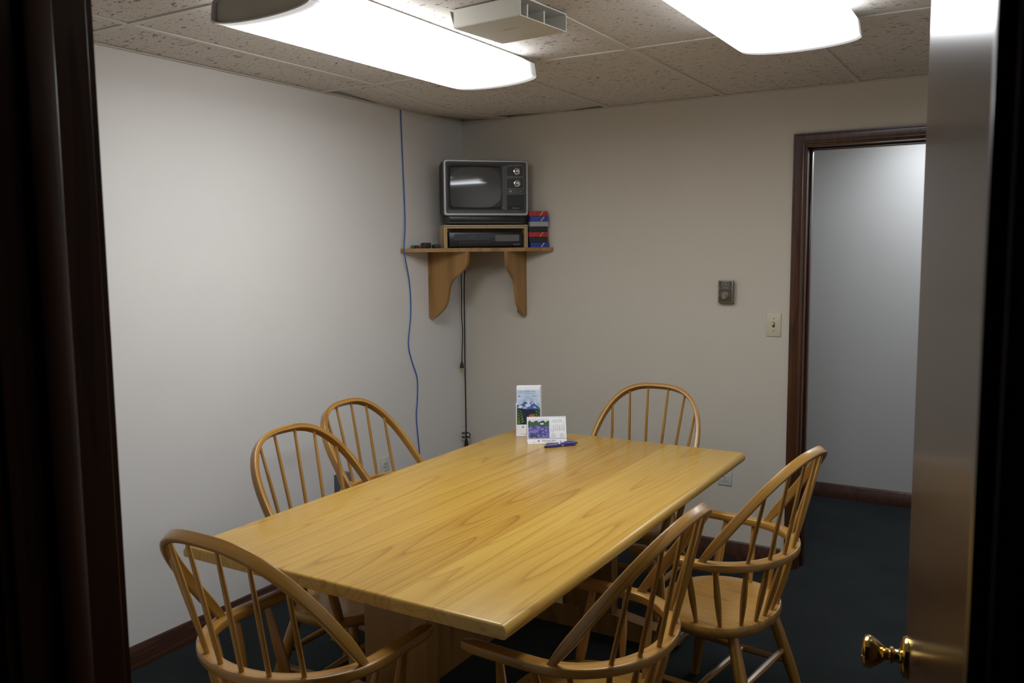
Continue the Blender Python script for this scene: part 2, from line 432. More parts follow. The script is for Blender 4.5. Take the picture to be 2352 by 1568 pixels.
box(bm, 0, HX0-.02, YF-TW, YF, 0, ZT); box(bm, HX1+.02, 5.0, YF-TW, YF, 0, ZT); box(bm, HX0-.02, HX1+.02, YF-TW, YF, DH+.02, ZT)
box(bm, -1.2, -.1, YF-TW, YF, 0, ZT)
struct(obj('wall_front', bm, 'wall', smooth=False), 'wall pierced by the doorway the picture is taken through', 'wall')
bm = bmesh.new(); box(bm, .9, 4.2, HALL_Y, HALL_Y+.1, 0, ZT)
struct(obj('wall_hall', bm, 'wall_hall', smooth=False), 'plain grey-white wall seen through the far doorway', 'wall')
bm = bmesh.new(); box(bm, .8, .9, .11, HALL_Y+.1, 0, ZT); box(bm, 4.2, 4.3, .11, HALL_Y+.1, 0, ZT); box(bm, XR+.1, 4.3, .0, .11, 0, ZT)
struct(obj('wall_hall_end', bm, 'wall_hall', smooth=False), 'end walls of the passage behind the far doorway', 'wall')
bm = bmesh.new(); box(bm, .8, 4.3, .11, HALL_Y+.1, H, H+.03)
struct(obj('ceiling_hall', bm, 'grid', smooth=False), 'ceiling of the passage beyond the far doorway', 'ceiling')

# baseboards (profiled: flat board with a stepped top)
BP = [(0, 0), (.014, 0), (.014, .066), (.010, .072), (.010, .080), (.005, .088), (0, .090)]
def baseboard(name, p0, p1, nrm, label):
    bm = bmesh.new(); p0 = Vector(p0); p1 = Vector(p1); nrm = Vector(nrm)
    A_ = [bm.verts.new(p0+nrm*(u_+.0005)+Vector((0, 0, v_))) for u_, v_ in BP]; B_ = [bm.verts.new(p1+nrm*(u_+.0005)+Vector((0, 0, v_))) for u_, v_ in BP]
    for i in range(len(BP)): bm.faces.new((A_[i], A_[(i+1) % len(BP)], B_[(i+1) % len(BP)], B_[i]))
    bm.faces.new(A_[::-1]); bm.faces.new(B_)
    return struct(obj(name, bm, 'baseboard'), label, 'baseboard')
baseboard('baseboard_left', (0, YF, 0), (0, 0, 0), (1, 0, 0), 'dark brown baseboard along the left wall')
baseboard('baseboard_back', (.0145, 0, 0), (FX0-.083, 0, 0), (0, -1, 0), 'dark brown baseboard along the far wall left of the doorway')
baseboard('baseboard_back_right', (FX1+.083, 0, 0), (XR, 0, 0), (0, -1, 0), 'dark brown baseboard along the far wall right of the doorway')
baseboard('baseboard_right', (XR, YF, 0), (XR, -.0145, 0), (-1, 0, 0), 'dark brown baseboard along the right wall')
baseboard('baseboard_hall', (.9, HALL_Y, 0), (4.2, HALL_Y, 0), (0, -1, 0), 'dark brown baseboard seen through the far doorway')

# ---- door frames
CP = [(0, 0), (0, .010), (.006, .013), (.012, .010), (.016, .010), (.030, .016), (.046, .017), (.050, .013), (.057, .013), (.057, 0)]
def casing(bm, x0, x1, zt, yface, sgn):
    rows = []
    for u_, d_ in CP:
        y_ = yface + sgn*(d_+.0005)
        rows.append([bm.verts.new(p) for p in ((x0-u_, y_, 0), (x0-u_, y_, zt+u_), (x1+u_, y_, zt+u_), (x1+u_, y_, 0))])
    n_ = len(rows)
    for i in range(n_):
        a, b_ = rows[i], rows[(i+1) % n_]
        for j in range(3): bm.faces.new((a[j], a[j+1], b_[j+1], b_[j]))
    bm.faces.new([r_[0] for r_ in rows]); bm.faces.new([r_[3] for r_ in rows][::-1])
def doorframe(name, x0, x1, y0, y1, stop_y, label):
    d_ = thing(name, label, 'door', ((x0+x1)/2, (y0+y1)/2, 0)); d_['kind'] = 'structure'
    inv_ = Matrix.Translation(-d_.location)
    def o_(nm, bm, mt_='dark_wood', lab=None):
        bm.transform(inv_); q_ = obj(nm, bm, mt_, d_); return part(q_, lab) if lab else q_
    for xa, xb in ((x0-.0195, x0), (x1, x1+.0195)):
        bm = bmesh.new(); box(bm, xa, xb, y0, y1, 0, DH, bev=.0015, seg=1); o_('jamb', bm)
    bm = bmesh.new(); box(bm, x0-.0195, x1+.0195, y0, y1, DH, DH+.0195); o_('head_jamb', bm)
    for xa, xb in ((x0, x0+.012), (x1-.012, x1)):
        bm = bmesh.new(); box(bm, xa, xb, stop_y, stop_y+.035, 0, DH, bev=.004, seg=2); o_('door_stop', bm)
    bm = bmesh.new(); box(bm, x0, x1, stop_y, stop_y+.035, DH-.012, DH, bev=.003, seg=1); o_('door_stop', bm)
    bm = bmesh.new(); casing(bm, x0-.006, x1+.006, DH+.006, y0, -1); o_('casing', bm)
    bm = bmesh.new(); casing(bm, x0-.006, x1+.006, DH+.006, y1, 1); o_('casing', bm)
    return d_, inv_, o_
d1, inv1, o1 = doorframe('door_1', FX0, FX1, -.001, .111, .055, 'open far doorway with dark brown stained frame beside the light switch')
bm = bmesh.new(); box(bm, FX0-.0005, FX0+.0016, .012, .04, .885, .945, bev=.0005, seg=1); o1('strike_plate', bm, 'brass', 'small brass strike plate')
d2, inv2, o2 = doorframe('door_2', HX0, HX1, YF-TW-.001, YF+.001, YF-.08, 'near doorway frame with brown door swung open to the right')
# the open leaf of the near doorway: plain veneer slab, visible face through hinge and latch lines
hinge = Vector((2.842, -3.590)); latch = Vector((2.703, -2.700))
dv = (latch-hinge).normalized(); nv = Vector((dv.y, -dv.x))      # nv points right, away from the opening
LW = (latch-hinge).length
leaf_m = Matrix(((dv.x, nv.x, 0, hinge.x), (dv.y, nv.y, 0, hinge.y), (0, 0, 1, 0), (0, 0, 0, 1)))
bm = bmesh.new(); box(bm, 0.004, LW, 0, .044, .012, DH-.004, bev=.0015, seg=1)
bm.transform(leaf_m); leaf = o2('door_leaf', bm, 'door', 'glossy dark brown flush door leaf')
# knob: tulip shape on a stepped rose, both faces
KN = [(.0, .0), (.033, .0), (.033, .004), (.031, .008), (.024, .0115), (.0125, .013), (.0105, .017), (.0105, .022), (.013, .024), (.013, .028),
      (.0095, .030), (.0095, .036), (.0115, .0375), (.015, .042), (.021, .050), (.0255, .058), (.0265, .064), (.025, .069), (.019, .0725), (.0105, .0735), (.0095, .0715), (0, .0715)]
for face, sg in ((0., -1), (.044, 1)):
    bm = bmesh.new()
    mt_ = leaf_m @ Matrix.Translation((LW-.07, face, .918)) @ Matrix.Rotation(R(90) if sg < 0 else R(-90), 4, 'X')
    lathe(bm, [(r_, h_*.92) for r_, h_ in KN], 32, mt_)
    k_ = o2('door_knob', bm, 'brass', 'polished brass tulip door knob')
bm = bmesh.new(); box(bm, LW-.0005, LW+.0015, .009, .035, .895, .95, bev=.0005, seg=1); bm.transform(leaf_m); o2('latch_plate', bm, 'brass', 'brass latch plate')
for zz in (.25, 1.02, 1.8):
    bm = bmesh.new(); lathe(bm, [(.0065, zz-.045), (.0065, zz+.045)], 12, Matrix.Translation((hinge.x+.012, hinge.y+.012, 0)) ); o2('hinge', bm, 'brass')

# ---- suspended ceiling: deck above, grid bars, separate tiles
bm = bmesh.new(); box(bm, -.1, XR+.1, YF-TW, .11, ZT, ZT+.05)
ceil = struct(obj('ceiling', bm, 'plenum', smooth=False), 'suspended ceiling of pale fissured panels in a painted grid', 'ceiling')
XL = [0] + [.323+.6096*i for i in range(5)] + [XR]
YL = [0, -1.161, -2.380, YF]
def sag(x, y):
    """droop of the loose corner panels and their bar"""
    s_ = 0.
    if y > YL[1]:
        t_ = min(1, max(0, -y/-YL[1]))
        a = math.sin(PI*min(1, max(0, (t_)))) 
        wx = min(1, x/.323) if x < .323 else max(0, 1-(x-.323)/.6096)
        s_ -= .034*a*wx
    return s_
BW = .0119
def tbar(x0, x1, y0, y1, droop):
    bm = bmesh.new(); n_ = 14 if droop else 1
    lx = (x1-x0) < (y1-y0)
    for i in range(n_):
        if lx:
            a, b_ = y0+(y1-y0)*i/n_, y0+(y1-y0)*(i+1)/n_; xs = ((x0, a), (x1, a), (x1, b_), (x0, b_))
        else:
            a, b_ = x0+(x1-x0)*i/n_, x0+(x1-x0)*(i+1)/n_; xs = ((a, y0), (b_, y0), (b_, y1), (a, y1))
        lo = [bm.verts.new((x, y, H+(sag(x, y) if droop else 0))) for x, y in xs]
        hi = [bm.verts.new((x, y, H+.004+(sag(x, y) if droop else 0))) for x, y in xs]
        bm.faces.new(lo[::-1]); bm.faces.new(hi)
        for k in range(4): bm.faces.new((lo[k], lo[(k+1) % 4], hi[(k+1) % 4], hi[k]))
    bmesh.ops.remove_doubles(bm, verts=bm.verts, dist=1e-5)
    cx, cy = (x0+x1)/2, (y0+y1)/2
    o_ = obj('grid_bar', bm, 'grid', ceil, smooth=False); return o_
for i, x in enumerate(XL[1:-1]):
    for k in range(3):
        tbar(x-BW, x+BW, YL[k+1]+BW, YL[k]-(BW if k else .0), i == 0 and k == 0)
for y in YL[1:-1]:
    tbar(0, XR, y-BW, y+BW, False)
# wall angle
bm = bmesh.new()
for a in ((.0005, .019, YF+.001, -.0005), (XR-.019, XR-.0005, YF+.001, -.0005), (.019, XR-.019, -.019, -.0005), (.019, XR-.019, YF+.001, YF+.019)):
    box(bm, *a, H-.001, H+.003)
obj('wall_angle', bm, 'grid', ceil, smooth=False)
GAP = .004
for i in range(len(XL)-1):
    for k in range(3):
        x0, x1 = XL[i]+(.006 if i == 0 else GAP), XL[i+1]-(GAP if i < len(XL)-2 else .006)
        y1, y0 = YL[k]-(GAP if k else .006), YL[k+1]+(GAP if k < 2 else .006)
        nx, ny = (8, 14) if (k == 0 and i < 3) else (1, 1)
        bm = bmesh.new(); cx, cy = (x0+x1)/2, (y0+y1)/2
        def zof(x, y):
            z = H+.0045
            if k == 0 and i < 3:
                z += sag(x, y)
                if i == 0:
                    z += .022*max(0, 1-x/.14)*max(0, 1-(y-YL[1])/.42) + .018*max(0, 1-math.hypot(x, y*.6)/.2)
                    z += -sag(x, y)*max(0, 1-x/.3)*.0
                if i == 1: z += .016*max(0, 1-math.hypot((x-.323)*.55, y)/.14)
                if i == 1: z += .014*max(0, 1-(XL[2]-x)/.25)*max(0, 1+y/.09)
            return z
        g = [[bm.verts.new((x0+(x1-x0)*a/nx-cx, y0+(y1-y0)*c/ny-cy, 0)) for c in range(ny+1)] for a in range(nx+1)]
        g2 = [[None]*(ny+1) for a in range(nx+1)]
        for a in range(nx+1):
            for c in range(ny+1):
                v_ = g[a][c]; z = zof(v_.co.x+cx, v_.co.y+cy)-H
                v_.co.z = z; g2[a][c] = bm.verts.new((v_.co.x, v_.co.y, z+.014))
        for a in range(nx):
            for c in range(ny):
                bm.faces.new((g[a][c], g[a][c+1], g[a+1][c+1], g[a+1][c])); bm.faces.new((g2[a][c], g2[a+1][c], g2[a+1][c+1], g2[a][c+1]))
        for a in range(nx):
            bm.faces.new((g[a][0], g[a+1][0], g2[a+1][0], g2[a][0])); bm.faces.new((g[a+1][ny], g[a][ny], g2[a][ny], g2[a+1][ny]))
        for c in range(ny):
            bm.faces.new((g[0][c+1], g[0][c], g2[0][c], g2[0][c+1])); bm.faces.new((g[nx][c], g[nx][c+1], g2[nx][c+1], g2[nx][c]))
        obj('ceiling_tile', bm, 'tile', ceil, loc=(cx, cy, H))

# ================================================================== LIGHT FIXTURES
def fixture(cx, cy, label, lens='lens', zc=H, rot=0):
    t = thing('ceiling_light', label, 'light', (cx, cy, zc), rot, 'wraparound fluorescent lights')
    hl, hwid = .61, .192
    # housing pan
    bm = bmesh.new(); box(bm, -.155, .155, -hl+.02, hl-.02, -.03, -.0005, bev=.004, seg=1); obj('housing', bm, 'white_metal', t)
    # opaque end plates set in from the lens edge
    for s_ in (-1, 1):
        bm = bmesh.new()
        pr = [(-.15, -.001), (.15, -.001), (.176, -.022), (.180, -.068)] + [(.180*math.cos(a), -.068-.019*math.sin(a)) for a in [PI*i/10 for i in range(1, 10)]] + [(-.180, -.068), (-.176, -.022)]
        A_ = [bm.verts.new((x, s_*(hl-.022), z)) for x, z in pr]; B_ = [bm.verts.new((x, s_*(hl-.014), z)) for x, z in pr]
        bm.faces.new(A_); bm.faces.new(B_[::-1])
        for i in range(len(pr)): bm.faces.new((A_[i], A_[(i+1) % len(pr)], B_[(i+1) % len(pr)], B_[i]))
        part(obj('end_plate', bm, 'end_plate', t), 'beige metal end plate')
    # curved acrylic lens, open at both ends, with thickness
    out = [(.155, -.006), (.184, -.022), (.192, -.072)] + [(.192*math.cos(a), -.072-.023*math.sin(a)) for a in [PI*i/16 for i in range(1, 16)]] + [(-.192, -.072), (-.184, -.022), (-.155, -.006)]
    bm = bmesh.new(); ys = (-hl, hl); th = .004
    inn = [(x*(1-th/.19), z+th if z < -.05 else z) for x, z in out]
    V = [[bm.verts.new((x, y, z)) for x, z in out] for y in ys]; W_ = [[bm.verts.new((x, y, z)) for x, z in inn] for y in ys]
    for i in range(len(out)-1):
        f = bm.faces.new((V[0][i], V[0][i+1], V[1][i+1], V[1][i])); f.material_index = 2 if i in (0, 1, len(out)-2, len(out)-3) else 0
        f = bm.faces.new((W_[0][i+1], W_[0][i], W_[1][i], W_[1][i+1])); f.material_index = 1
        for e_ in (0, 1): f = bm.faces.new((V[e_][i], V[e_][i+1], W_[e_][i+1], W_[e_][i])); f.material_index = 1
    for j in (0, -1): f = bm.faces.new((V[0][j], V[1][j], W_[1][j], W_[0][j])); f.material_index = 1
    part(obj('diffuser', bm, [lens, 'white_metal', 'lens_side'], t, ang=30), 'glowing ribbed acrylic diffuser')
    return t
fixture(1.0, -1.855, 'glowing fluorescent ceiling light nearer the left wall, with beige end plate showing')
fixture(2.17, -1.835, 'glowing fluorescent ceiling light on the right, next to the open door')
fixture(2.72, .94, 'ceiling light of the passage beyond the far doorway', 'lens_hall', H, R(90))

# ---- air deflector on the ceiling
t = thing('vent_deflector', 'beige plastic air deflector box on ceiling beside left fluorescent light', 'vent', (1.437, -1.843, H), R(-5))
a, hgt = .125, .056
bm = bmesh.new(); box(bm, -a, a, -a, a, -hgt, -hgt+.003, bev=.001, seg=1); obj('bottom_plate', bm, 'vent', t)
for s_ in (-1, 1):
    bm = bmesh.new(); ysd = s_*a
    box(bm, -a, a, min(ysd, ysd-s_*.003), max(ysd, ysd-s_*.003), -hgt+.003, -.0005); obj('side_wall', bm, 'vent', t)
bm = bmesh.new(); A_ = [(-a-.018, 0), (-a-.015, 0), (-a+.003, -hgt+.003), (-a, -hgt+.003)]
prism(bm, [(x, z) for x, z in A_], -a, a); bm.transform(Matrix.Rotation(R(90), 4, 'X')); bm.transform(Matrix.Translation((0, 0, -.0005))); obj('back_wall', bm, 'vent', t)
bm = bmesh.new(); box(bm, -a, a, -a+.003, a-.003, -.0035, -.0005); obj('top_flange', bm, 'vent', t)
bm = bmesh.new(); box(bm, -.11, .02, -a+.012, a-.012, -.030, -.004, bev=.002, seg=1); part(obj('duct_shade_block', bm, 'duct_shade', t), 'black block standing in for the shaded duct opening')  # solid block, no hole: its black colour stands for the shade inside
for y in (-.045, .045):
    bm = bmesh.new(); box(bm, .022, a-.03, y-.003, y+.003, -hgt+.003, -.0036); obj('divider', bm, 'vent', t)
bm = bmesh.new(); box(bm, -.025, .025, -.006, .006, -hgt-.0012, -hgt); obj('raised_mark', bm, 'vent', t)

# ================================================================== WALL FITTINGS
def outlet(name, label, loc, rotz):
    t = thing(name, label, 'outlet', loc, rotz)
    bm = bmesh.new(); box(bm, -.035, .035, -.006, -.0005, -.0575, .0575, bev=.003, seg=2); obj('cover_plate', bm, 'outlet', t)
    for z in (.0195, -.0195):
        bm = bmesh.new(); prism(bm, rrect(.0165, .014, .009, 4), 0, .0025); bm.transform(Matrix.Translation((0, -.006, z)) @ Matrix.Rotation(R(90), 4, 'X'))
        so = obj('socket', bm, 'outlet', t)
        for x in (-.0063, .0063):
            bm = bmesh.new(); box(bm, x-.0012, x+.0012, -.0090, -.0084, z+.0005, z+.009); obj('slot', bm, 'slot', so)
        bm = bmesh.new(); lathe(bm, [(.0024, 0), (.0024, .0006)], 10, Matrix.Translation((0, -.0084, z-.0065)) @ Matrix.Rotation(R(90), 4, 'X')); obj('ground_hole', bm, 'slot', so)
    bm = bmesh.new(); lathe(bm, [(.003, 0), (.0026, .0012)], 12, Matrix.Translation((0, -.006, 0)) @ Matrix.Rotation(R(90), 4, 'X')); obj('screw', bm, 'silver', t)
    return t
outlet('wall_outlet', 'pale duplex outlet low on the left wall behind the chairs', (0, -.772, .44), R(90))
outlet('wall_outlet', 'pale duplex outlet low on the far wall past the table corner', (1.575, 0, .43), 0)
# light switch
t = thing('light_switch', 'ivory toggle light switch beside the far doorway', 'light switch', (1.8015, 0, 1.197), 0)
bm = bmesh.new(); box(bm, -.035, .035, -.006, -.0005, -.0575, .0575, bev=.003, seg=2); obj('cover_plate', bm, 'ivory', t)
bm = bmesh.new(); box(bm, -.0055, .0055, -.0072, -.006, -.0125, .0125); obj('toggle_slot', bm, 'thermo_face', t)
bm = bmesh.new(); box(bm, -.0044, .0044, -.019, -.0065, -.001, .0095, bev=.0018, seg=2); obj('toggle', bm, 'ivory', t)
for z in (-.030, .030):
    bm = bmesh.new(); lathe(bm, [(.003, 0), (.0026, .0012)], 12, Matrix.Translation((0, -.006, z)) @ Matrix.Rotation(R(90), 4, 'X')); obj('screw', bm, 'dim_print', t)
# thermostat
t = thing('thermostat', 'small bronze dial thermostat on the far wall left of the switch', 'thermostat', (1.571, 0, 1.35), 0)
bm = bmesh.new(); box(bm, -.036, .036, -.010, -.0005, -.058, .050, bev=.002); obj('base', bm, 'thermo', t)
bm = bmesh.new(); box(bm, -.0375, .0375, -.034, -.010, -.052, .059, bev=.004); obj('cover', bm, 'thermo', t)
bm = bmesh.new(); box(bm, -.031, .031, -.0352, -.034, -.047, .017, bev=.0005, seg=1); obj('dial_face', bm, 'thermo_face', t)
bm = bmesh.new(); box(bm, -.031, .031, -.0352, -.034, .030, .054, bev=.0005, seg=1); obj('thermometer_face', bm, 'thermo_face', t)
bm = bmesh.new(); box(bm, -.031, .031, -.0352, -.034, .020, .027, bev=.0005, seg=1); obj('name_strip', bm, 'thermo_face', t)
bm = bmesh.new(); lathe(bm, [(.0195, 0), (.0195, .003), (.018, .004), (.0155, .004), (.0155, .009), (.013, .011), (0, .011)], 28, Matrix.Translation((-.002, -.0352, -.017)) @ Matrix.Rotation(R(90), 4, 'X')); k_ = obj('dial', bm, 'thermo', t)
bm = bmesh.new(); box(bm, -.0045, .0005, -.0485, -.046, -.032, -.003, bev=.0005, seg=1); obj('dial_grip', bm, 'silver', k_)
bm = bmesh.new()
for q in [(-.019, -.017, .036, .048), (.017, .019, .036, .048), (-.019, .019, .047, .0485), (-.019, .019, .0355, .037), (-.010, .010, .041, .043), (-.015, .015, .0228, .0245)]:
    box(bm, q[0], q[1], -.0356, -.0351, q[2], q[3])
for a in range(-4, 5):
    x, z = -.002+.026*math.sin(R(a*22)), -.017+.026*math.cos(R(a*22)); box(bm, x-.0016, x+.0016, -.0356, -.0351, z-.0012, z+.0012)
stuff(obj('scale_marks', bm, 'print_grey', t))

# ================================================================== CORNER SHELF
ZS = 1.581
t = thing('corner_shelf', 'triangular oak corner shelf on two scrolled brackets, under the television', 'shelf', (0, 0, ZS-.02))
bm = bmesh.new(); prism(bm, [(.002, -.002), (.002, -.597), (.020, -.597), (.594, -.020), (.594, -.002)], 0, .02)
obj('shelf_board', bm, 'shelf', t)
def bracket(depth, drop, th):
    """scrolled profile in local (u out from wall, v down)"""
    P = [(0, 0), (depth, 0)]
    ctrl = [(depth, 0), (depth*.99, -.05), (depth*.93, -.085), (depth*.78, -.120), (depth*.62, -.150), (depth*.535, -.19), (depth*.50, -.235), (depth*.46, -.275), (depth*.36, -.315), (depth*.22, -.345), (depth*.12, -drop)]
    sp_ = spline([Vector((x, y, 0)) for x, y in ctrl], 4)
    return [(0, 0)] + [(v_.x, v_.y) for v_ in sp_] + [(0, -drop)]
pr = bracket(.262, .362, .022)
# left bracket stands off the left wall (plane y = const); right bracket off the far wall (plane x = const)
bm = bmesh.new(); prism(bm, pr, 0, .022); bm.transform(Matrix.Translation((.002, -.335, 0)) @ Matrix.Rotation(R(90), 4, 'X')); obj('bracket', bm, 'shelf', t)
pr = bracket(.205, .362, .022)
bm = bmesh.new(); prism(bm, pr, 0, .022); bm.transform(Matrix.Translation((.402, -.002, 0)) @ Matrix(((0, 0, 1, 0), (-1, 0, 0, 0), (0, 1, 0, 0), (0, 0, 0, 1)))); obj('bracket', bm, 'shelf', t)
bm = bmesh.new(); box(bm, .002, .02, -.335, -.30, -.345, 0); obj('cleat', bm, 'shelf', t)
bm = bmesh.new(); box(bm, .372, .402, -.02, -.002, -.345, 0); obj('cleat', bm, 'shelf', t)

A45 = R(45)
def c45(s_, y): return (s_*math.cos(A45)-y*math.sin(A45), s_*math.sin(A45)+y*math.cos(A45))
# plywood riser (cut back on the right so it fits the corner)
x_, y_ = c45(.045, -.414)
t = thing('plywood_riser', 'small open plywood box holding the video recorder on corner shelf', 'riser', (x_, y_, ZS), A45)
def ply_edge(x0, x1, z0, z1, vertical):
    """face plies showing on the front edge"""
    n_ = 7
    for i in range(n_):
        f0, f1 = i/n_, (i+1)/n_
        if vertical: box(bmE, x0+(x1-x0)*f0, x0+(x1-x0)*f1, -.0012, .0, z0, z1, mi=(1 if i in (2, 4) else 0))
        else: box(bmE, x0, x1, -.0012, .0, z0+(z1-z0)*f0, z0+(z1-z0)*f1, mi=(1 if i in (2, 4) else 0))
RW = .231
bm = bmesh.new(); box(bm, -RW, -RW+.017, 0, .165, .0005, .105); obj('side_panel', bm, 'ply', t)
bm = bmesh.new(); box(bm, RW-.017, RW, 0, .120, .0005, .105); obj('side_panel', bm, 'ply', t)
bm = bmesh.new(); prism(bm, [(-RW, 0), (RW, 0), (RW, .120), (.10, .24), (-.02, .23), (-RW, .165)], .105, .123); obj('top_panel', bm, 'ply', t)
bmE = bmesh.new(); ply_edge(-RW, -RW+.017, .0005, .105, True); ply_edge(RW-.017, RW, .0005, .105, True); ply_edge(-RW, RW, .105, .123, False)
part(obj('ply_edges', bmE, ['ply_edge', 'ply_dark'], t, smooth=False), 'layered plywood edges')
# video recorder inside the riser
x_, y_ = c45(.045, -.406)
t = thing('video_recorder', 'black video cassette recorder inside the plywood box', 'video recorder', (x_, y_, ZS+.0005), A45)
bm = bmesh.new(); box(bm, -.203, .203, 0, .22, .006, .084, bev=.002); 
bmesh.ops.bisect_plane(bm, geom=bm.verts[:]+bm.edges[:]+bm.faces[:], plane_co=(.203, .10, 0), plane_no=(.72, .69, 0), clear_outer=True)
bmesh.ops.holes_fill(bm, edges=[e for e in bm.edges if e.is_boundary]); obj('case', bm, 'black', t)
bm = bmesh.new(); box(bm, -.200, .200, -.004, 0, .008, .082, bev=.0015); fr_ = obj('front_panel', bm, 'black', t)
bm = bmesh.new(); box(bm, -.175, .02, -.0055, -.004, .040, .074, bev=.0007, seg=1); obj('cassette_door', bm, 'tv_panel', t)
bm = bmesh.new(); box(bm, .05, .185, -.0055, -.004, .034, .070, bev=.0007, seg=1); obj('display_window', bm, 'screen', t)
bm = bmesh.new()
for i in range(9): box(bm, -.15+i*.02, -.138+i*.02, -.0065, -.004, .028, .0335, bev=.0004, seg=1)
obj('button_row', bm, 'tv_panel', t)
for x in (-.185, .185):
    bm = bmesh.new(); lathe(bm, [(.01, 0), (.01, .006)], 14, Matrix.Translation((x*.9, .03, 0))); obj('foot', bm, 'black_matte', t)
bm = text_bm([('SAMSUNG', .0085, .168, .0175, 'CENTER')]); bm.transform(Matrix.Translation((0, -.0058, 0))); obj('lettering', bm, 'print_grey', t, smooth=False)
bm = bmesh.new()
for x in (-.145, -.125, -.105, -.082, -.060, -.02, .005): box(bm, x-.006, x+.006, -.0047, -.0042, .0248, .0262)
for x in (-.082, -.068): box(bm, x-.005, x+.005, -.0060, -.0055, .0585, .0615)
stuff(obj('button_marks', bm, 'dim_print', t, smooth=False))
# slim box under the television
x_, y_ = c45(.045, -.410)
t = thing('disc_player', 'slim black disc player between the television and the plywood box', 'player', (x_, y_, ZS+.1235), A45)
bm = bmesh.new(); prism(bm, [(-.205, 0), (.205, 0), (.205, .10), (.10, .20), (-.10, .20), (-.205, .15)], .006, .046); obj('case', bm, 'black', t)
bm = bmesh.new(); box(bm, -.2, .2, -.005, 0, .018, .045, bev=.002); obj('front_panel', bm, 'black', t)
bm = bmesh.new(); box(bm, -.19, .19, -.007, 0, .007, .016, bev=.001, seg=1); obj('lower_trim', bm, 'tv_panel', t)
bm = bmesh.new(); box(bm, .225-.07, .225, .012, .07, .002, .047, bev=.002); obj('side_module', bm, 'black_matte', t)
bm = bmesh.new()
for x in (-.10, -.07, -.045, -.02, .005): box(bm, x-.0045, x+.0045, -.0054, -.0049, .029, .031)
box(bm, .018, .0205, -.0054, -.0049, .026, .034)
stuff(obj('indicator_marks', bm, 'dim_print', t, smooth=False))
for x in (-.17, .17):
    bm = bmesh.new(); lathe(bm, [(.012, .0), (.012, .0065)], 14, Matrix.Translation((x, .03, 0))); obj('foot', bm, 'black_matte', t)

# ---- television
x_, y_ = c45(.047, -.422)
ZTV = ZS+.1235+.0465
t = thing('television', 'old portable tube television with silver bezel and two dials on corner shelf', 'television', (x_, y_, ZTV), A45)
TWd, THt = .232, .297
def loft(bm, secs, cap=True):
    rings = [[bm.verts.new(p) for p in s_] for s_ in secs]
    for a, b_ in zip(rings[:-1], rings[1:]):
        for i in range(len(a)): bm.faces.new((a[i], a[(i+1) % len(a)], b_[(i+1) % len(a)], b_[i]))
    if cap: bm.faces.new(rings[0][::-1]); bm.faces.new(rings[-1])
    return rings
def rr3(hw_, z0, z1, r_, y, k=5, cx=0.):
    return [(cx+u_, y, (z0+z1)/2+v_) for u_, v_ in rrect(hw_, (z1-z0)/2, r_, k)]
bm = bmesh.new()
loft(bm, [rr3(TWd-.004, .006, THt-.003, .008, .012), rr3(TWd-.004, .006, THt-.003, .008, .10), rr3(.189, .012, THt-.012, .010, .16, cx=-.039), rr3(.115, .03, THt-.07, .02, .27, cx=-.045)])
obj('cabinet', bm, 'tv_case', t)
for x in (-.16, .12):
    bm = bmesh.new(); lathe(bm, [(.011, 0), (.011, .0075)], 14, Matrix.Translation((x, .04, 0))); obj('foot', bm, 'black_matte', t)
# silver frame: ring with large lower corners
bm = bmesh.new()
S0 = rr3(TWd, .002, THt, .013, .014); S1 = rr3(TWd, .002, THt, .013, .002); S2 = rr3(TWd-.003, .005, THt-.003, .012, -.001)
S3 = rr3(TWd-.0105, .0145, THt-.009, .010, -.001); S4 = rr3(TWd-.0125, .0165, THt-.011, .009, .004)
loft(bm, [S0, S1, S2, S3, S4], cap=False)
part(obj('bezel', bm, 'silver', t), 'silver plastic bezel')
def U(x): return (x-163)/1228*2*TWd-TWd
def V_(y): return (897-y)/792*THt
# dark front panel with the recessed tube opening
bm = bmesh.new()
x0, x1, z0, z1 = U(238), U(1022), V_(800), V_(178)
cxs, czs = (x0+x1)/2, (z0+z1)/2
def hole(hw_, hh, r_, y, k=5): return [(cxs+u_, y, czs+v_) for u_, v_ in rrect(hw_, hh, r_, k)]
outer = rr3(TWd-.011, .015, THt-.0095, .010, .0035)
ha, hb = (x1-x0)/2, (z1-z0)/2
loft(bm, [outer, hole(ha, hb, .008, .0035), hole(ha-.004, hb-.004, .010, .006), hole(ha-.011, hb-.0115, .022, .012), hole(ha-.0125, hb-.013, .024, .016)], cap=False)
obj('front_panel', bm, 'tv_panel', t)
# bulged picture tube
bm = bmesh.new(); n_ = 24
sx, sz = ha-.009, hb-.0095
V = []
for i in range(n_+1):
    row = []
    for j in range(n_+1):
        u_, v_ = -1+2*i/n_, -1+2*j/n_
        row.append(bm.verts.new((cxs+u_*sx, .0165-.0125*(1-.5*u_*u_-.5*v_*v_), czs+v_*sz)))
    V.append(row)
for i in range(n_):
    for j in range(n_): bm.faces.new((V[i][j], V[i+1][j], V[i+1][j+1], V[i][j+1]))
part(obj('screen', bm, 'screen', t, ang=180, recalc=False), 'dark grey curved glass screen')
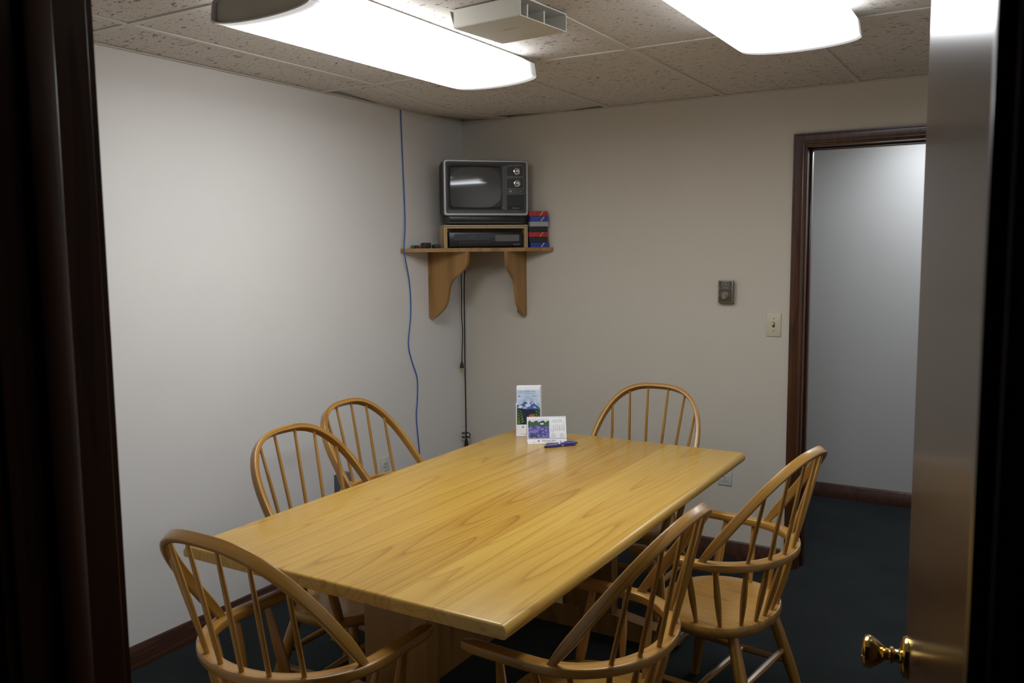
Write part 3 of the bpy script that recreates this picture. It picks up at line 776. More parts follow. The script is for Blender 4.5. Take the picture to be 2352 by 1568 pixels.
# control column
for (ya, yb, kc) in ((185, 330, (1225, 258)), (355, 503, (1229, 430))):
    bm = bmesh.new(); box(bm, U(1072), U(1318), .002, .004, V_(yb), V_(ya), bev=.001, seg=1); dp = obj('dial_panel', bm, 'black', t)
    bm = bmesh.new()
    xa, xb, za, zb = U(1070), U(1320), V_(yb)-.0005, V_(ya)+.0005
    for q in ((xa, xb, za, za+.0009), (xa, xb, zb-.0009, zb), (xa, xa+.0009, za, zb), (xb-.0009, xb, za, zb)): box(bm, q[0], q[1], .0012, .002, q[2], q[3])
    obj('dial_panel_line', bm, 'silver', dp)
    bm = bmesh.new(); lathe(bm, [(.0185, 0), (.0185, .002), (.0165, .003), (.014, .003), (.0125, .012), (.0115, .0165), (.008, .019), (0, .019)], 26, Matrix.Translation((U(kc[0]), .002, V_(kc[1]))) @ Matrix.Rotation(R(90), 4, 'X')); kn = obj('channel_knob', bm, 'chrome', t)
    bm = bmesh.new(); box(bm, 0, .021, -.001, .0, -.0012, .0012); bm.transform(Matrix.Translation((U(kc[0]), 0, V_(kc[1]))) @ Matrix.Rotation(R(-35), 4, 'Y')); obj('pointer', bm, 'silver', kn)
bm = bmesh.new(); lathe(bm, [(.0055, 0), (.0055, .006), (.004, .007), (0, .007)], 16, Matrix.Translation((U(1292), .0035, V_(557))) @ Matrix.Rotation(R(90), 4, 'X')); obj('power_button', bm, 'black', t)
bm = bmesh.new(); lathe(bm, [(.0075, 0), (.0075, .0012), (.0060, .0012), (.006, 0)], 20, Matrix.Translation((U(1292), .0035, V_(557))) @ Matrix.Rotation(R(90), 4, 'X')); obj('power_ring', bm, 'silver', t)
bm = bmesh.new()
for q in ((1118, 1130), (1134, 1146)):
    for r_ in ((530, 541), (545, 556)): box(bm, U(q[0]), U(q[1]), .0028, .0035, V_(r_[1]), V_(r_[0]))
obj('small_label', bm, 'cream', t)
bm = bmesh.new(); box(bm, U(1078), U(1328), .0026, .0036, V_(812), V_(593)); sg_ = obj('speaker_panel', bm, 'black_matte', t)
bm = bmesh.new()
for i in range(15):
    zz = V_(745)+i*(V_(605)-V_(745))/14; box(bm, U(1086), U(1320), .0012, .0026, zz-.0009, zz+.0009)
stuff(obj('speaker_slats', bm, 'tv_panel', sg_))
bm = text_bm([('Panasonic', .0098, U(1210), V_(782), 'CENTER')]); bm.transform(Matrix.Translation((0, .0022, 0))); obj('lettering', bm, 'print_grey', t, smooth=False)
# ---- stacked video cassettes, spines facing the room
tapes = [('blue2', 'deep blue video tape with pale stripe, bottom of the stack on corner shelf', ('cyan', 'cream'), .000),
         ('black_matte', 'plain black video tape just above the bottom blue one', None, -.006),
         ('red', 'red video tape with gold stripe in the middle of the stack', ('pink', 'gold'), -.009),
         ('black_matte', 'plain black video tape between the lower red and the silver ones', None, -.009),
         ('tape_grey', 'plain silver-grey video tape under the upper blue one', None, -.002),
         ('blue', 'bright blue video tape with pale stripe, second from the top', ('cyan', 'cream'), -.001),
         ('red', 'red video tape with gold stripe on top of the stack', ('pink', 'gold'), -.008)]
TH_ = .0282
for i, (c, lab, st, dx) in enumerate(tapes):
    x_, y_ = c45(.289+.104/2-.006+dx*.8+.004, -.432)
    t = thing('video_tape', lab, 'video tape', (x_, y_, ZS+.0003+i*TH_), A45, 'video tapes stacked on the corner shelf')
    bm = bmesh.new(); box(bm, -.052, .052, 0, .036, 0, TH_-.0008, bev=.0012, seg=1); obj('sleeve', bm, c, t)
    if st:
        for cc, xx, wd in ((st[0], -.032, .0022), (st[1], .006, .006)):
            bm = bmesh.new(); flat(bm, [(xx, .0012), (xx+wd, .0012), (xx+wd+.018, TH_-.0022), (xx+.018, TH_-.0022)], -.0004)
            obj('stripe', bm, cc, t, smooth=False)

# ---- markers and remotes at the left end of the shelf
def at_shelf(s_, y): return c45(s_, y)
for s_, c, lab in ((-.375, 'green', 'green-capped marker pen lying on the left end of corner shelf'), (-.357, 'black', 'black marker pen between the green and red ones'),
                   (-.339, 'marker_red', 'red-capped marker pen lying on the corner shelf'), (-.316, 'black_matte', 'thick black marker pen beside the remote control')):
    x_, y_ = at_shelf(s_+.004, -.415)
    t = thing('marker_pen', lab, 'marker', (x_+.012, y_+.012, ZS+.0088), A45, 'marker pens on the corner shelf')
    ln = .03 if s_ < -.365 else .055 if s_ < -.33 else .075
    MX = Matrix.Rotation(R(-90), 4, 'X')
    bm = bmesh.new(); lathe(bm, [(0, 0), (.0065, 0), (.0085, .002), (.0085, .028)], 16, MX); obj('cap', bm, c, t)
    bm = bmesh.new(); lathe(bm, [(.0080, .028), (.0080, ln), (.007, ln+.002), (0, ln+.002)], 16, MX); obj('barrel', bm, 'black', t)
def remote(s_, y, ln, wd, ht, rot, lab):
    x_, y_ = at_shelf(s_, y)
    t = thing('remote_control', lab, 'remote', (x_, y_, ZS+.0004), A45+rot, 'remote controls on the corner shelf')
    bm = bmesh.new(); box(bm, -wd/2, wd/2, 0, ln, 0, ht, bev=.004); obj('body', bm, 'black_matte', t)
    for i in range(5):
        for j in range(3):
            bm = bmesh.new(); box(bm, -wd*.36+j*wd*.26, -wd*.18+j*wd*.26, ln*.15+i*ln*.13, ln*.15+i*ln*.13+.007, ht, ht+.0015, bev=.0004, seg=1); obj('button', bm, 'tv_panel', t)
remote(-.222, -.415, .09, .038, .019, 0, 'black remote control beside the plywood box, nearer the front')
remote(-.268, -.36, .055, .044, .029, R(8), 'taller black remote control further back on the corner shelf')

# ---- cables
bm = bmesh.new()
P = [(.006, -.575, 2.299), (.006, -.563, 1.924), (.012, -.566, 1.72), (.030, -.602, 1.60), (.030, -.600, 1.55), (.008, -.534, 1.397), (.005, -.525, 1.233), (.005, -.551, 1.071), (.005, -.523, .973),
     (.005, -.480, .872), (.005, -.484, .752), (.005, -.495, .657), (.005, -.474, .458), (.006, -.46, .25), (.02, -.47, .10), (.03, -.50, .0045)]
tube(bm, spline(P, 6), .0033, 8)
tag(obj('network_cable', bm, 'blue_cable'), 'thin blue cable hanging down the left wall from ceiling to floor', 'cable')
t = thing('power_cord', 'short black power cord with a plug dangling in the corner', 'cord', (.03, -.083, .9))
bm = bmesh.new()
P = [(.045, -.045, 1.558), (.035, -.080, 1.45), (.028, -.072, 1.32), (.028, -.076, 1.2), (.028, -.068, 1.10), (.029, -.080, .95), (.03, -.083, .925)]
P = [Vector(p)-t.location for p in P]
tube(bm, spline(P, 6), .0032, 8); obj('cable', bm, 'cord', t)
bm = bmesh.new(); lathe(bm, [(.0035, .03), (.0045, .022), (.009, .012), (.0075, .008), (.0115, .002), (.012, -.014), (0, -.014)][::-1], 12); obj('plug', bm, 'cord', t)
for y in (-.0063, .0063):
    bm = bmesh.new(); box(bm, -.003, .003, y-.0007, y+.0007, -.032, -.0135); part(obj('prong', bm, 'brass', t), 'brass plug prong')
t = thing('power_cord', 'long black power cord with a tied coil hanging to table height in the corner', 'cord', (.02, -.035, .3))
bm = bmesh.new()
P = [(.045, -.035, 1.558), (.032, -.048, 1.40), (.026, -.044, 1.1), (.022, -.040, .9), (.020, -.036, .7), (.019, -.034, .55), (.018, -.033, .46), (.018, -.033, .36)]
P = [Vector(p)-t.location for p in P]
tube(bm, spline(P, 6), .0036, 8); obj('cable', bm, 'cord', t)
bm = bmesh.new()
P = [Vector((.012+.012*math.cos(a), -.04-.022+.026*math.cos(a+.4), .462-.3+.012*math.sin(a))) + Vector((.01, .03, 0)) for a in [2*PI*i/20 for i in range(36)]]
P = [p+Vector((0, 0, .0012*i)) for i, p in enumerate(P)]
tube(bm, P, .003, 8); obj('coil', bm, 'cord', t)
bm = bmesh.new(); lathe(bm, [(.004, .155), (.008, .15), (.0105, .135), (.0115, .12), (.0115, .10), (0, .10)][::-1], 12); obj('plug', bm, 'cord', t)

# ---- grey surface-mounted wiring box low on the left wall
def shell_ring(a_, b_, z): return [(u_, v_, z) for u_, v_ in rrect(a_, b_, .006, 3)]
t = thing('wiring_box', 'slim grey metal wiring box on the left wall behind the chairs', 'electrical box', (0, -1.112, .30), R(90))
bm = bmesh.new(); box(bm, -.042, .042, -.046, -.0005, .06, .192, bev=.003); obj('body', bm, 'bin', t)
bm = bmesh.new(); box(bm, -.038, .038, -.050, -.046, .066, .186, bev=.0015, seg=1); cv = obj('cover', bm, 'bin_light', t)
bm = bmesh.new(); lathe(bm, [(.013, 0), (.013, .004), (.010, .006), (0, .006)], 18, Matrix.Translation((0, -.050, .155)) @ Matrix.Rotation(R(90), 4, 'X')); obj('socket', bm, 'slot', cv)
bm = bmesh.new(); lathe(bm, [(.003, 0), (.0026, .0012)], 12, Matrix.Translation((0, -.050, .08)) @ Matrix.Rotation(R(90), 4, 'X')); obj('screw', bm, 'silver', cv)
bm = bmesh.new(); box(bm, -.022, .022, -.034, -.0005, -.205, .06, bev=.003); obj('raceway', bm, 'bin', t)

# ================================================================== TABLE
TX0, TX1, TY0, TY1, TZ, TT = .801, 1.886, -2.641, -.755, .734, .034
tcx, tcy = (TX0+TX1)/2, (TY0+TY1)/2
table = thing('conference_table', 'long honey oak conference table with a plank top on a trestle base', 'table', (tcx, tcy, 0))
JX = [TX0, 1.035, 1.331, 1.560, 1.672, TX1]
for i in range(len(JX)-1):
    bm = bmesh.new()
    x0, x1 = JX[i]-tcx, JX[i+1]-tcx
    g = .00012
    fs = box(bm, x0+(g if i else 0), x1-(g if i < len(JX)-2 else 0), TY0-tcy, TY1-tcy, TZ-TT, TZ)
    def sel(test): return [e for e in bm.edges if test(*[v_.co for v_ in e.verts])]
    yl, yh = TY0-tcy, TY1-tcy
    if i == 0 or i == len(JX)-2:
        xe = x0 if i == 0 else x1
        es = sel(lambda p, q: abs(p.x-xe) < 1e-4 and abs(q.x-xe) < 1e-4 and p.z > TZ-.001 and q.z > TZ-.001)
        bmesh.ops.bevel(bm, geom=es, offset=.017, segments=6, profile=.5, affect='EDGES')
        es = sel(lambda p, q: abs(p.x-xe) < 1e-4 and abs(q.x-xe) < 1e-4 and p.z < TZ-TT+.001 and q.z < TZ-TT+.001)
        bmesh.ops.bevel(bm, geom=es, offset=.006, segments=2, profile=.5, affect='EDGES')
    es = sel(lambda p, q: ((abs(p.y-yl) < 1e-4 and abs(q.y-yl) < 1e-4) or (abs(p.y-yh) < 1e-4 and abs(q.y-yh) < 1e-4)) and p.z > TZ-.0169 and q.z > TZ-.0169 and abs(p.x-q.x) > 1e-5)
    bmesh.ops.bevel(bm, geom=es, offset=.0075, segments=4, profile=.5, affect='EDGES')
    o = obj('tabletop_plank', bm, 'table', table); q_ = .5+(.03, .0, -.09, .07, .02)[i]; o.color = (q_, q_, q_, 1)
for y in (-2.335, -1.09):
    yy = y-tcy
    bm = bmesh.new(); box(bm, -.113, .113, yy-.03, yy+.03, .09, TZ-TT-.05, bev=.003); obj('trestle_post', bm, 'table_leg' if 'table_leg' in M else 'shelf', table)
    bm = bmesh.new(); prism(bm, [(-.40, .03), (-.36, .0), (.36, .0), (.40, .03), (.40, .05), (.14, .09), (-.14, .09), (-.40, .05)], yy-.035, yy+.035)
    bm.transform(Matrix(((1, 0, 0, 0), (0, 0, 1, 0), (0, 1, 0, 0), (0, 0, 0, 1)))); obj('trestle_foot', bm, 'shelf', table)
    bm = bmesh.new(); box(bm, -.40, .40, yy-.035, yy+.035, TZ-TT-.05, TZ-TT-.0005, bev=.004); obj('trestle_cleat', bm, 'shelf', table)
bm = bmesh.new(); box(bm, -.018, .018, -2.305-tcy, -1.12-tcy, .265, .50, bev=.003); obj('stretcher', bm, 'shelf', table)

# ================================================================== CHAIRS
ZH, HW, HB, TPX, TPY, FY, ZA, YA, EN = .603, .251, .223, .251, .206, -.042, .933, -.290, 2.818
ZSEAT = .398
def hoop_pt(t_):
    """t in [0,pi] around the back of the arm rail"""
    return Vector((HW*math.cos(t_), -HB*math.sin(t_)**.95, ZH))
def hoop_path():
    l = []
    for i in range(9):
        k = 1-i/9; l.append(Vector((HW+(TPX-HW)*k-.006*k*k, TPY*k, ZH)))
    arc = [hoop_pt(PI*i/40) for i in range(41)]
    return l + arc + [Vector((-p.x, p.y, p.z)) for p in l[::-1]]
def bow_at(h, sx):
    """point of the bow at fraction h of its rise, side sx"""
    return Vector((sx*HW*max(0, 1-h**EN)**(1/EN), FY+(YA-FY)*h, ZH+(ZA-ZH)*h))
def bow_h_at_x(x):
    return max(0, 1-(abs(x)/HW)**EN)**(1/EN)
def make_chair(label):
    t = thing('windsor_armchair', label, 'chair', (0, 0, 0), 0, 'oak windsor armchairs around the table')
    # seat: shield shape, saddled, thick rounded rim
    prof = []
    for i in range(48):
        a = 2*PI*i/48
        c_, s_ = math.cos(a), math.sin(a)
        ex = 2.35 if s_ > 0 else 2.15
        x = .232*math.copysign(abs(c_)**(2/ex), c_); y = (.205 if s_ > 0 else .182)*math.copysign(abs(s_)**(2/ex), s_)
        if s_ > 0: x *= 1-.04*s_
        prof.append((x, y))
    bm = bmesh.new()
    def ring(f_, z): return [(x*f_, y*f_, z) for x, y in prof]
    rings = [[bm.verts.new(p) for p in ring(f_, z)] for f_, z in ((.90, ZSEAT-.040), (.965, ZSEAT-.036), (1.0, ZSEAT-.022), (1.0, ZSEAT-.010), (.985, ZSEAT-.002), (.955, ZSEAT), (.80, ZSEAT-.001), (.62, ZSEAT-.006), (.40, ZSEAT-.009), (.2, ZSEAT-.010))]
    for a, b_ in zip(rings[:-1], rings[1:]):
        for i in range(48): bm.faces.new((a[i], a[(i+1) % 48], b_[(i+1) % 48], b_[i]))
    bm.faces.new(rings[0][::-1]); bm.faces.new(rings[-1])
    obj('seat', bm, 'chair_seat', t, ang=50)
    # arm rail
    bm = bmesh.new(); pth = hoop_path()
    sc = [(1, 1)]*len(pth); sc[0] = (.7, .55); sc[-1] = (.7, .55); sc[1] = (1, .95); sc[-2] = (1, .95)
    sweep(bm, pth, rrect(.0125, .0190, .0045, 3), scale=sc, ref=Vector((0, 0, 1)))
    obj('arm_rail', bm, 'chair', t)
    # back bow
    pth = []
    n_ = 60
    for i in range(n_+1):
        a = PI*i/n_; c_ = math.cos(a)
        h = abs(math.sin(a))**(2/EN); x = HW*math.copysign(abs(c_)**(2/EN), c_)
        pth.append(Vector((x, FY+(YA-FY)*h, ZH+.004+(ZA-ZH)*h)))
    # resample evenly
    d_ = [0]
    for a, b_ in zip(pth[:-1], pth[1:]): d_.append(d_[-1]+(b_-a).length)
    q_ = []
    for i in range(49):
        s_ = d_[-1]*i/48; j = max(k for k in range(len(d_)) if d_[k] <= s_+1e-9); j = min(j, len(d_)-2)
        q_.append(pth[j].lerp(pth[j+1], (s_-d_[j])/max(1e-9, d_[j+1]-d_[j])))
    nrm = Vector((0, ZA-ZH, -(YA-FY))).normalized()
    sc = [(1, 1)]*49
    for k, f_ in ((0, .6), (1, .72), (2, .86), (3, .95)): sc[k] = (f_, f_); sc[48-k] = (f_, f_)
    bm = bmesh.new(); sweep(bm, q_, rrect(.0145, .0095, .0035, 3), scale=sc, ref=nrm)
    obj('back_bow', bm, 'chair', t)
    # long spindles: seat -> through arm rail -> bow
    for xs, xh, xt in ((.028, .036, .050), (.084, .107, .135), (.140, .176, .203)):
        for sg in (-1, 1):
            a0 = math.acos(xh/HW); ph = hoop_pt(a0)
            p0 = Vector((sg*xs, -(.158 if xs < .1 else .135)*(1 if xs < .05 else .97), ZSEAT-.008)); p1 = Vector((sg*ph.x, ph.y, ZH)); p2 = bow_at(bow_h_at_x(xt), 1); p2 = Vector((sg*xt, p2.y, p2.z))
            pts, rad = [], []
            for k in range(9):
                f_ = k/8; pts.append(p0.lerp(p1, f_)); rad.append(.0062+.0046*math.sin(PI*f_)**1.5)
            for k in range(1, 7):
                f_ = k/6; pts.append(p1.lerp(p2, f_)); rad.append(.0064-.0012*f_+.0008*math.sin(PI*f_))
            bm = bmesh.new(); tube(bm, pts, 0, 8, rad=rad); obj('spindle', bm, 'chair', t)
    # short arm spindles
    for ps, pa in (((.190, -.085), (.236, -.086)), ((.205, -.012), (.251, .0))):
        for sg in (-1, 1):
            p0 = Vector((sg*ps[0], ps[1], ZSEAT-.008)); p1 = Vector((sg*pa[0], pa[1], ZH))
            pts = [p0.lerp(p1, k/8) for k in range(9)]; rad = [.0064+.0046*math.sin(PI*k/8)**1.5 for k in range(9)]
            bm = bmesh.new(); tube(bm, pts, 0, 8, rad=rad); obj('arm_spindle', bm, 'chair', t)
    for sg in (-1, 1):
        p0 = Vector((sg*.196, .118, ZSEAT-.01)); p1 = Vector((sg*.248, .098, ZH))
        pts = [p0.lerp(p1, k/8) for k in range(9)]; rad = [.0125, .0150, .0158, .0155, .0145, .013, .0115, .010, .009]
        bm = bmesh.new(); tube(bm, pts, 0, 10, rad=rad); obj('arm_post', bm, 'chair', t)
    # legs and stretchers
    L_ = {}
    for sx in (-1, 1):
        for sy, ty_, fy_ in ((1, .125, .195), (-1, -.105, -.215)):
            p0 = Vector((sx*.145, ty_, ZSEAT-.032)); p1 = Vector((sx*.205, fy_, 0.001))
            L_[(sx, sy)] = (p0, p1)
            pts = [p0.lerp(p1, k/8) for k in range(9)]; rad = [.0165, .019, .0205, .021, .0205, .0195, .0175, .0155, .0135]
            bm = bmesh.new(); tube(bm, pts, 0, 12, rad=rad); obj('leg', bm, 'chair', t)
    def on(k, z): p0, p1 = L_[k]; f_ = (p0.z-z)/(p0.z-p1.z); return p0.lerp(p1, f_)
    def stretcher(a, b_):
        pts = [a.lerp(b_, k/8) for k in range(9)]; rad = [.0085+.0035*math.sin(PI*k/8) for k in range(9)]
        bm = bmesh.new(); tube(bm, pts, 0, 8, rad=rad); obj('stretcher', bm, 'chair', t)
    for sx in (-1, 1): stretcher(on((sx, 1), .165), on((sx, -1), .165))
    stretcher(on((-1, 1), .225), on((1, 1), .225)); stretcher(on((-1, -1), .21), on((1, -1), .21))
    ma = (on((-1, 1), .165)+on((-1, -1), .165))/2; mb = (on((1, 1), .165)+on((1, -1), .165))/2
    stretcher(ma, mb)
    return t
spots = [((1.319, -2.696, -.030), 'oak windsor armchair at the near end of the table, in the lower left'),
         ((.880, -2.026, -1.547), 'oak windsor armchair on the left wall side of the table, nearer the camera'),
         ((.695, -1.494, -1.490), 'oak windsor armchair on the left wall side of the table, nearer the corner shelf'),
         ((1.398, -.782, 3.117), 'oak windsor armchair at the far end of the table, before the far wall'),
         ((1.905, -2.287, 1.544), 'oak windsor armchair on the right side of the table, at the bottom of the picture'),
         ((2.019, -1.480, 1.433), 'oak windsor armchair on the right side of the table, before the far doorway')]
proto = make_chair(spots[0][1])
for i, ((x, y, a), lab) in enumerate(spots):
    o = proto if i == 0 else copy_tree(proto)
    o.location = (x, y, 0); o.rotation_euler = (0, 0, a); o['label'] = lab

# ================================================================== THINGS ON THE TABLE
# desk calendar
ca, cb = Vector((1.028, -1.050)), Vector((1.168, -.954))
cang = math.atan2(cb.y-ca.y, cb.x-ca.x)
CW = (cb-ca).length
t = thing('desk_calendar', 'white spiral desk calendar with purple flower picture on the table', 'calendar', ((ca.x+cb.x)/2, (ca.y+cb.y)/2, TZ+.0005), cang)
CH, LEAN = .112, .038
tilt = math.atan2(LEAN, CH); SL = math.hypot(CH, LEAN)
FM = Matrix.Rotation(-tilt, 4, 'X')
def slab(bm, x0, x1, s0, s1, y0, y1): box(bm, x0, x1, y0, y1, s0, s1)
bm = bmesh.new(); slab(bm, -CW/2, CW/2, 0, SL, 0, .0015); bm.transform(FM); obj('front_board', bm, 'white_card', t)
bm = bmesh.new(); slab(bm, -CW/2, CW/2, 0, SL, -.0015, 0); bm.transform(Matrix.Translation((0, 2*LEAN, 0)) @ Matrix.Rotation(tilt, 4, 'X')); obj('back_board', bm, 'white_card', t)
bm = bmesh.new(); box(bm, -CW/2, CW/2, .002, 2*LEAN-.002, 0, .0012); obj('base_board', bm, 'white_card', t)
PG0 = .0235
bm = bmesh.new(); slab(bm, -CW/2+.001, CW/2-.001, PG0, SL-.003, -.0022, 0); bm.transform(FM); obj('page_stack', bm, 'white_card', t)
def printed(name, bm, mt_, y, M_=FM, parent=None):
    bm.transform(M_ @ Matrix.Translation((0, y, 0))); return obj(name, bm, mt_, parent or t, smooth=False)
XL_, XM = -CW/2+.004, CW/2*.13
pz0, pz1 = PG0+.001, SL-.010
bm = bmesh.new(); flat(bm, [(XL_, pz0), (XM, pz0), (XM, pz1), (XL_, pz1)]); part(printed('picture', bm, 'field', -.0025), 'printed picture of purple flowers')
hp = pz1-pz0
bm = bmesh.new()
tree = [(XL_, pz0+hp*.60)] + [(XL_+(XM-XL_)*k/10, pz0+hp*(.62+.02*math.sin(k*2.1))) for k in range(11)] + [(XM, pz0+hp*.88)] + [(XL_+(XM-XL_)*k/12, pz0+hp*(.84+.05*math.sin(k*1.7)+.03*(k % 2))) for k in range(12, -1, -1)]
flat(bm, tree); printed('picture_trees', bm, 'leaf2', -.0027)
bm = bmesh.new(); flat(bm, [(XL_, pz0+hp*.80)] + [(XL_+(XM-XL_)*k/12, pz0+hp*(.86+.05*math.sin(k*1.7)+.03*(k % 2))) for k in range(13)] + [(XM, pz1), (XL_, pz1)]); printed('picture_sky', bm, 'snow', -.0026)
bm = bmesh.new(); hx = XL_+(XM-XL_)*.66; flat(bm, [(hx-.007, pz0+hp*.70), (hx+.007, pz0+hp*.70), (hx+.007, pz0+hp*.78), (hx-.007, pz0+hp*.78)]); printed('picture_house', bm, 'snow', -.0029)
bm = bmesh.new(); flat(bm, [(hx-.010, pz0+hp*.78), (hx+.010, pz0+hp*.78), (hx+.003, pz0+hp*.86), (hx-.003, pz0+hp*.86)]); printed('picture_house_roof', bm, 'navy', -.0030)
gx0, gx1 = CW/2*.17, CW/2-.006
cw_ = (gx1-gx0)/7
def colx(c): return gx0+cw_*(c+.5)
printed('month_heading', text_bm([('August 2026', .0085, (gx0+gx1)/2, pz0+hp*.905, 'CENTER')]), 'lt_blue_ink', -.0026)
rows_z = [pz0+hp*(.735-.083*i) for i in range(6)]
items, itemsb = [], []
for k, dn in enumerate(('Sun', 'Mon', 'Tue', 'Wed', 'Thu', 'Fri', 'Sat')): items.append((dn, .0040, colx(k), pz0+hp*.815, 'CENTER'))
for d_ in range(1, 32):
    q_ = d_+5; (itemsb if q_ % 7 == 0 else items).append((str(d_), .0068, colx(q_ % 7), rows_z[q_//7], 'CENTER'))
bm = bmesh.new()
def bars(bm, x, z, wd, ht, n_, seed=1):
    """unreadable fine print: a broken row of small ink dashes"""
    q_ = random.Random(seed); xx = x-wd/2
    while xx < x+wd/2-.0008:
        l_ = min(q_.uniform(.0012, .0032), x+wd/2-xx); flat(bm, [(xx, z-ht/2), (xx+l_, z-ht/2), (xx+l_, z+ht/2), (xx, z+ht/2)]); xx += l_+.0008
for x_ in (gx0+cw_*1.4, gx0+cw_*5.5):
    bars(bm, x_, pz0+hp*.215, .012, .0018, 1, 4)
    for k in range(5):
        for j in range(7):
            xx, zz = x_+(j-3)*.0030, pz0+hp*(.175-.034*k); flat(bm, [(xx-.0008, zz-.0008), (xx+.0008, zz-.0008), (xx+.0008, zz+.0008), (xx-.0008, zz+.0008)])
stuff(printed('small_month_grids', bm, 'print_grey', -.0026))
stuff(printed('month_grid', text_bm(items), 'grey_ink', -.0026)); stuff(printed('sunday_dates', text_bm(itemsb), 'lt_blue_ink', -.0026))
printed('bank_name', text_bm([('Passumpsic Bank', .0088, .008, .0135, 'CENTER')]), 'navy', -.0004)
bm = bmesh.new(); bars(bm, .008, .0072, .050, .0013, 1, 5); bars(bm, .010, .0040, .026, .0013, 1, 6); bars(bm, -.058, .0075, .008, .0012, 1, 7); bars(bm, -.058, .0048, .007, .0012, 1, 8)
stuff(printed('fine_print', bm, 'print_grey', -.0004))
bm = bmesh.new()
for a in range(4):
    c_, s_ = math.cos(a*PI/2), math.sin(a*PI/2); cx_, cz_ = -.037+.0026*c_, .0125+.0026*s_
    flat(bm, [(cx_-.0021, cz_), (cx_, cz_-.0021), (cx_+.0021, cz_), (cx_, cz_+.0021)])
printed('bank_emblem', bm, 'navy', -.0004)
bm = bmesh.new(); flat(bm, [(.056, .007), (.061, .007), (.061, .0095), (.0585, .0115), (.056, .0095)]); printed('house_emblem', bm, 'grey_ink', -.0004)
bm = bmesh.new()
for k in range(17):
    x_ = -CW/2+.008+k*(CW-.016)/16
    P = [Vector((x_, .0035*math.cos(a)+.0005, SL-.004+.0042*math.sin(a))) for a in [2*PI*i/10 for i in range(11)]]
    tube(bm, P, .0006, 5)
bm.transform(FM); stuff(part(obj('spiral_binding', bm, 'silver', t), 'row of wire binding loops'))

# brochure stand
bx, by = .930, -.915
t = thing('brochure_holder', 'tall white holder of tax leaflets with a mountain picture, behind the calendar', 'brochures', (.952, -.905, TZ+.0005), R(33))
BWd, BHt, lean = .054, .222, R(7)
BM = Matrix.Rotation(-lean, 4, 'X')
bm = bmesh.new(); box(bm, -BWd-.004, BWd+.004, -.004, .055, 0, .002); obj('holder_base', bm, 'white_card', t)
bm = bmesh.new(); box(bm, -BWd-.003, BWd+.003, .025, .027, .002, .15); bm.transform(BM); obj('holder_back', bm, 'white_card', t)
bm = bmesh.new(); box(bm, -BWd-.003, BWd+.003, -.003, -.0015, .002, .052); bm.transform(BM); pk = part(obj('holder_pocket', bm, 'white_card', t), 'white front pocket')
for k in range(6):
    bm = bmesh.new(); box(bm, -BWd+.0008*k, BWd+.0015*k-.002, .0002+.004*k, .0032+.004*k, .003, BHt+.0012*k); bm.transform(BM); obj('leaflet', bm, 'white_card', t)
x0, x1 = -BWd+.0008, BWd-.0028
def pr(name, pts, mt_, y, parent=None):
    bm = bmesh.new(); flat(bm, pts); return printed(name, bm, mt_, y, BM, parent or t)
pr('cover_sky', [(x0, .05), (x1, .05), (x1, BHt-.014), (x0, BHt-.014)], 'sky_print', 0)
rnd = random.Random(3)
pr('cover_mountains', [(x0, .115), (x1, .115), (x1, .122), (.040, .137), (.030, .142), (.020, .152), (.014, .156), (.008, .148), (-.002, .145), (-.012, .153), (-.020, .155), (-.026, .146), (-.038, .142), (x0, .140)], 'mtn', -.0002)
bm = bmesh.new()
for q in ([(-.050, .128), (-.040, .141), (-.031, .137), (-.024, .133), (-.036, .125)], [(-.018, .140), (-.008, .146), (.006, .146), (.012, .139), (.002, .132), (-.010, .129)], [(.012, .151), (.016, .153), (.022, .146), (.015, .142)], [(-.030, .124), (-.018, .132), (-.006, .125)], [(.018, .128), (.028, .134), (.034, .126)]): flat(bm, q)
printed('cover_snow', bm, 'snow', -.0004, BM)
pr('cover_forest', [(x0, .05), (x1, .05), (x1, .122), (.03, .119), (.01, .122), (-.01, .118), (-.03, .124), (x0, .125)], 'forest', -.0006)
bm = bmesh.new()
def stem(xb, zb, ht, n_, sz, lean_):
    for k in range(n_):
        f_ = k/n_; x_ = xb+lean_*f_; z_ = zb+ht*f_; sgn = 1 if k % 2 else -1; l_ = sz*(1-.5*f_)
        xt = min(max(x_+sgn*l_, x0+.0003), x1-.0003)
        flat(bm, [(x_, z_), ((x_+xt)/2, z_+l_*.10), (xt, z_+l_*.70), ((x_+xt)/2, z_+l_*.66)])
stem(-.036, .053, .066, 11, .017, -.006); stem(.040, .080, .070, 11, .014, .003); stem(.034, .060, .040, 7, .014, -.006)
printed('cover_leaves', bm, 'leaf', -.0008, BM)
bm = bmesh.new()
for a in (35, 62, 90, 118, 145):
    c_, s_ = math.cos(R(a)), math.sin(R(a)); flat(bm, [(.013, .083), (.013+.009*c_-.004*s_, .083+.009*s_+.004*c_), (.013+.018*c_, .083+.018*s_), (.013+.009*c_+.004*s_, .083+.009*s_-.004*c_)])
printed('cover_flower', bm, 'flower', -.0010, BM)
printed('cover_title', text_bm([('2026 TAX POCKET TABLES', .0062, -.004, .1995, 'CENTER'), ('Updated for The One Big Beautiful Bill Act', .0037, -.003, .1920, 'CENTER')]), 'navy', -.0003, BM)
printed('cover_name', text_bm([('PUSCH', .0095, -.012, .1795, 'CENTER')]), 'lt_blue_ink', -.0003, BM)
bm = bmesh.new(); bars(bm, -.004, .1710, .030, .0018, 1, 9); bars(bm, .026, .1815, .024, .0014, 1, 10); bars(bm, .022, .1775, .016, .0014, 1, 11)
for k in range(5): bars(bm, -.016, .1645-.0042*k, .022, .0014, 1, 12+k); bars(bm, .012, .1645-.0042*k, .018, .0014, 1, 20+k)
stuff(printed('cover_fine_print', bm, 'grey_ink', -.0003, BM))
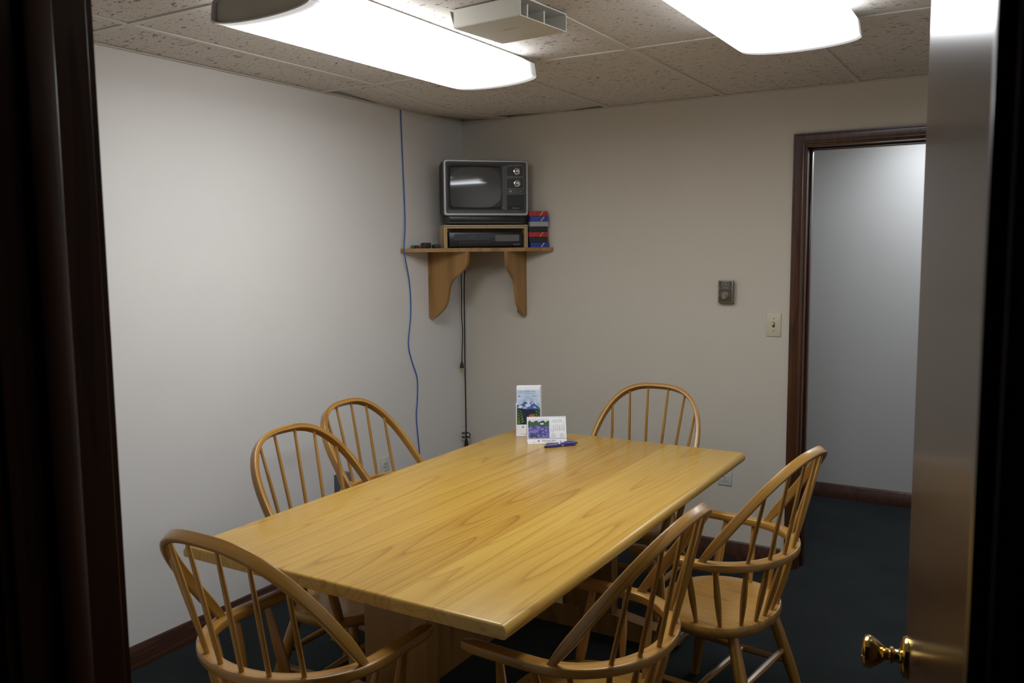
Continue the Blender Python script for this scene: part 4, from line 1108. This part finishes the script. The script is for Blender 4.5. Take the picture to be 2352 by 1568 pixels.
bm = bmesh.new(); flat(bm, [(-.046, .1765), (-.0425, .1765), (-.0405, .1795), (-.0385, .1765), (-.036, .1765), (-.0405, .184)]); printed('cover_emblem', bm, 'navy', -.0003, BM)
bm = bmesh.new(); flat(bm, [(-.032, .0385), (-.0285, .0385), (-.0265, .0415), (-.0245, .0385), (-.022, .0385), (-.0265, .047)]); printed('pocket_emblem', bm, 'navy', -.0033, BM, pk)
bm = bmesh.new(); bars(bm, -.004, .0110, .066, .0012, 1, 31); bars(bm, -.004, .0075, .050, .0012, 1, 32)
stuff(printed('pocket_fine_print', bm, 'print_grey', -.0033, BM, pk))

# pens
def pen(a, b_, lab, flip):
    a, b_ = Vector(a), Vector(b_); d_ = b_-a; ln = d_.length
    t = thing('ballpoint_pen', lab, 'pen', (a.x, a.y, TZ+.0058), math.atan2(d_.y, d_.x), 'ballpoint pens on the table')
    MX = Matrix.Rotation(R(90), 4, 'Y')
    if flip: MX = Matrix.Translation((ln, 0, 0)) @ Matrix.Rotation(R(-90), 4, 'Y')
    def seg(nm, pf, mt_):
        bm = bmesh.new(); lathe(bm, pf, 14, MX); return obj(nm, bm, mt_, t)
    seg('tip', [(0, 0), (.0009, .0005), (.0016, .006), (.0034, .016), (.0038, .018)], 'chrome')
    seg('lower_barrel', [(.0042, .018), (.0050, .028), (.0052, ln*.46)], 'pen_blue')
    for k in (.47, .50): seg('chrome_band', [(.0054, ln*k-.0015), (.0054, ln*k+.0015)], 'chrome')
    seg('upper_barrel', [(.0052, ln*.46), (.0052, ln*.93)], 'pen_blue')
    seg('stylus_end', [(.0053, ln*.93), (.0053, ln*.965), (.0040, ln*.97), (.0038, ln*.99), (.0022, ln), (0, ln)], 'black')
    bm = bmesh.new(); box(bm, -.0018, .0018, -.0012, .0012, ln*.62, ln*.93, bev=.0005, seg=1); bm.transform(MX @ Matrix.Translation((.0066 if flip else -.0066, 0, 0))); obj('clip', bm, 'chrome', t)
pen((1.096, -1.045), (1.213, -.943), 'blue ballpoint pen lying against the calendar, tip to the left', False)
pen((1.127, -1.082), (1.229, -.958), 'blue ballpoint pen lying in front, tip to the right', True)
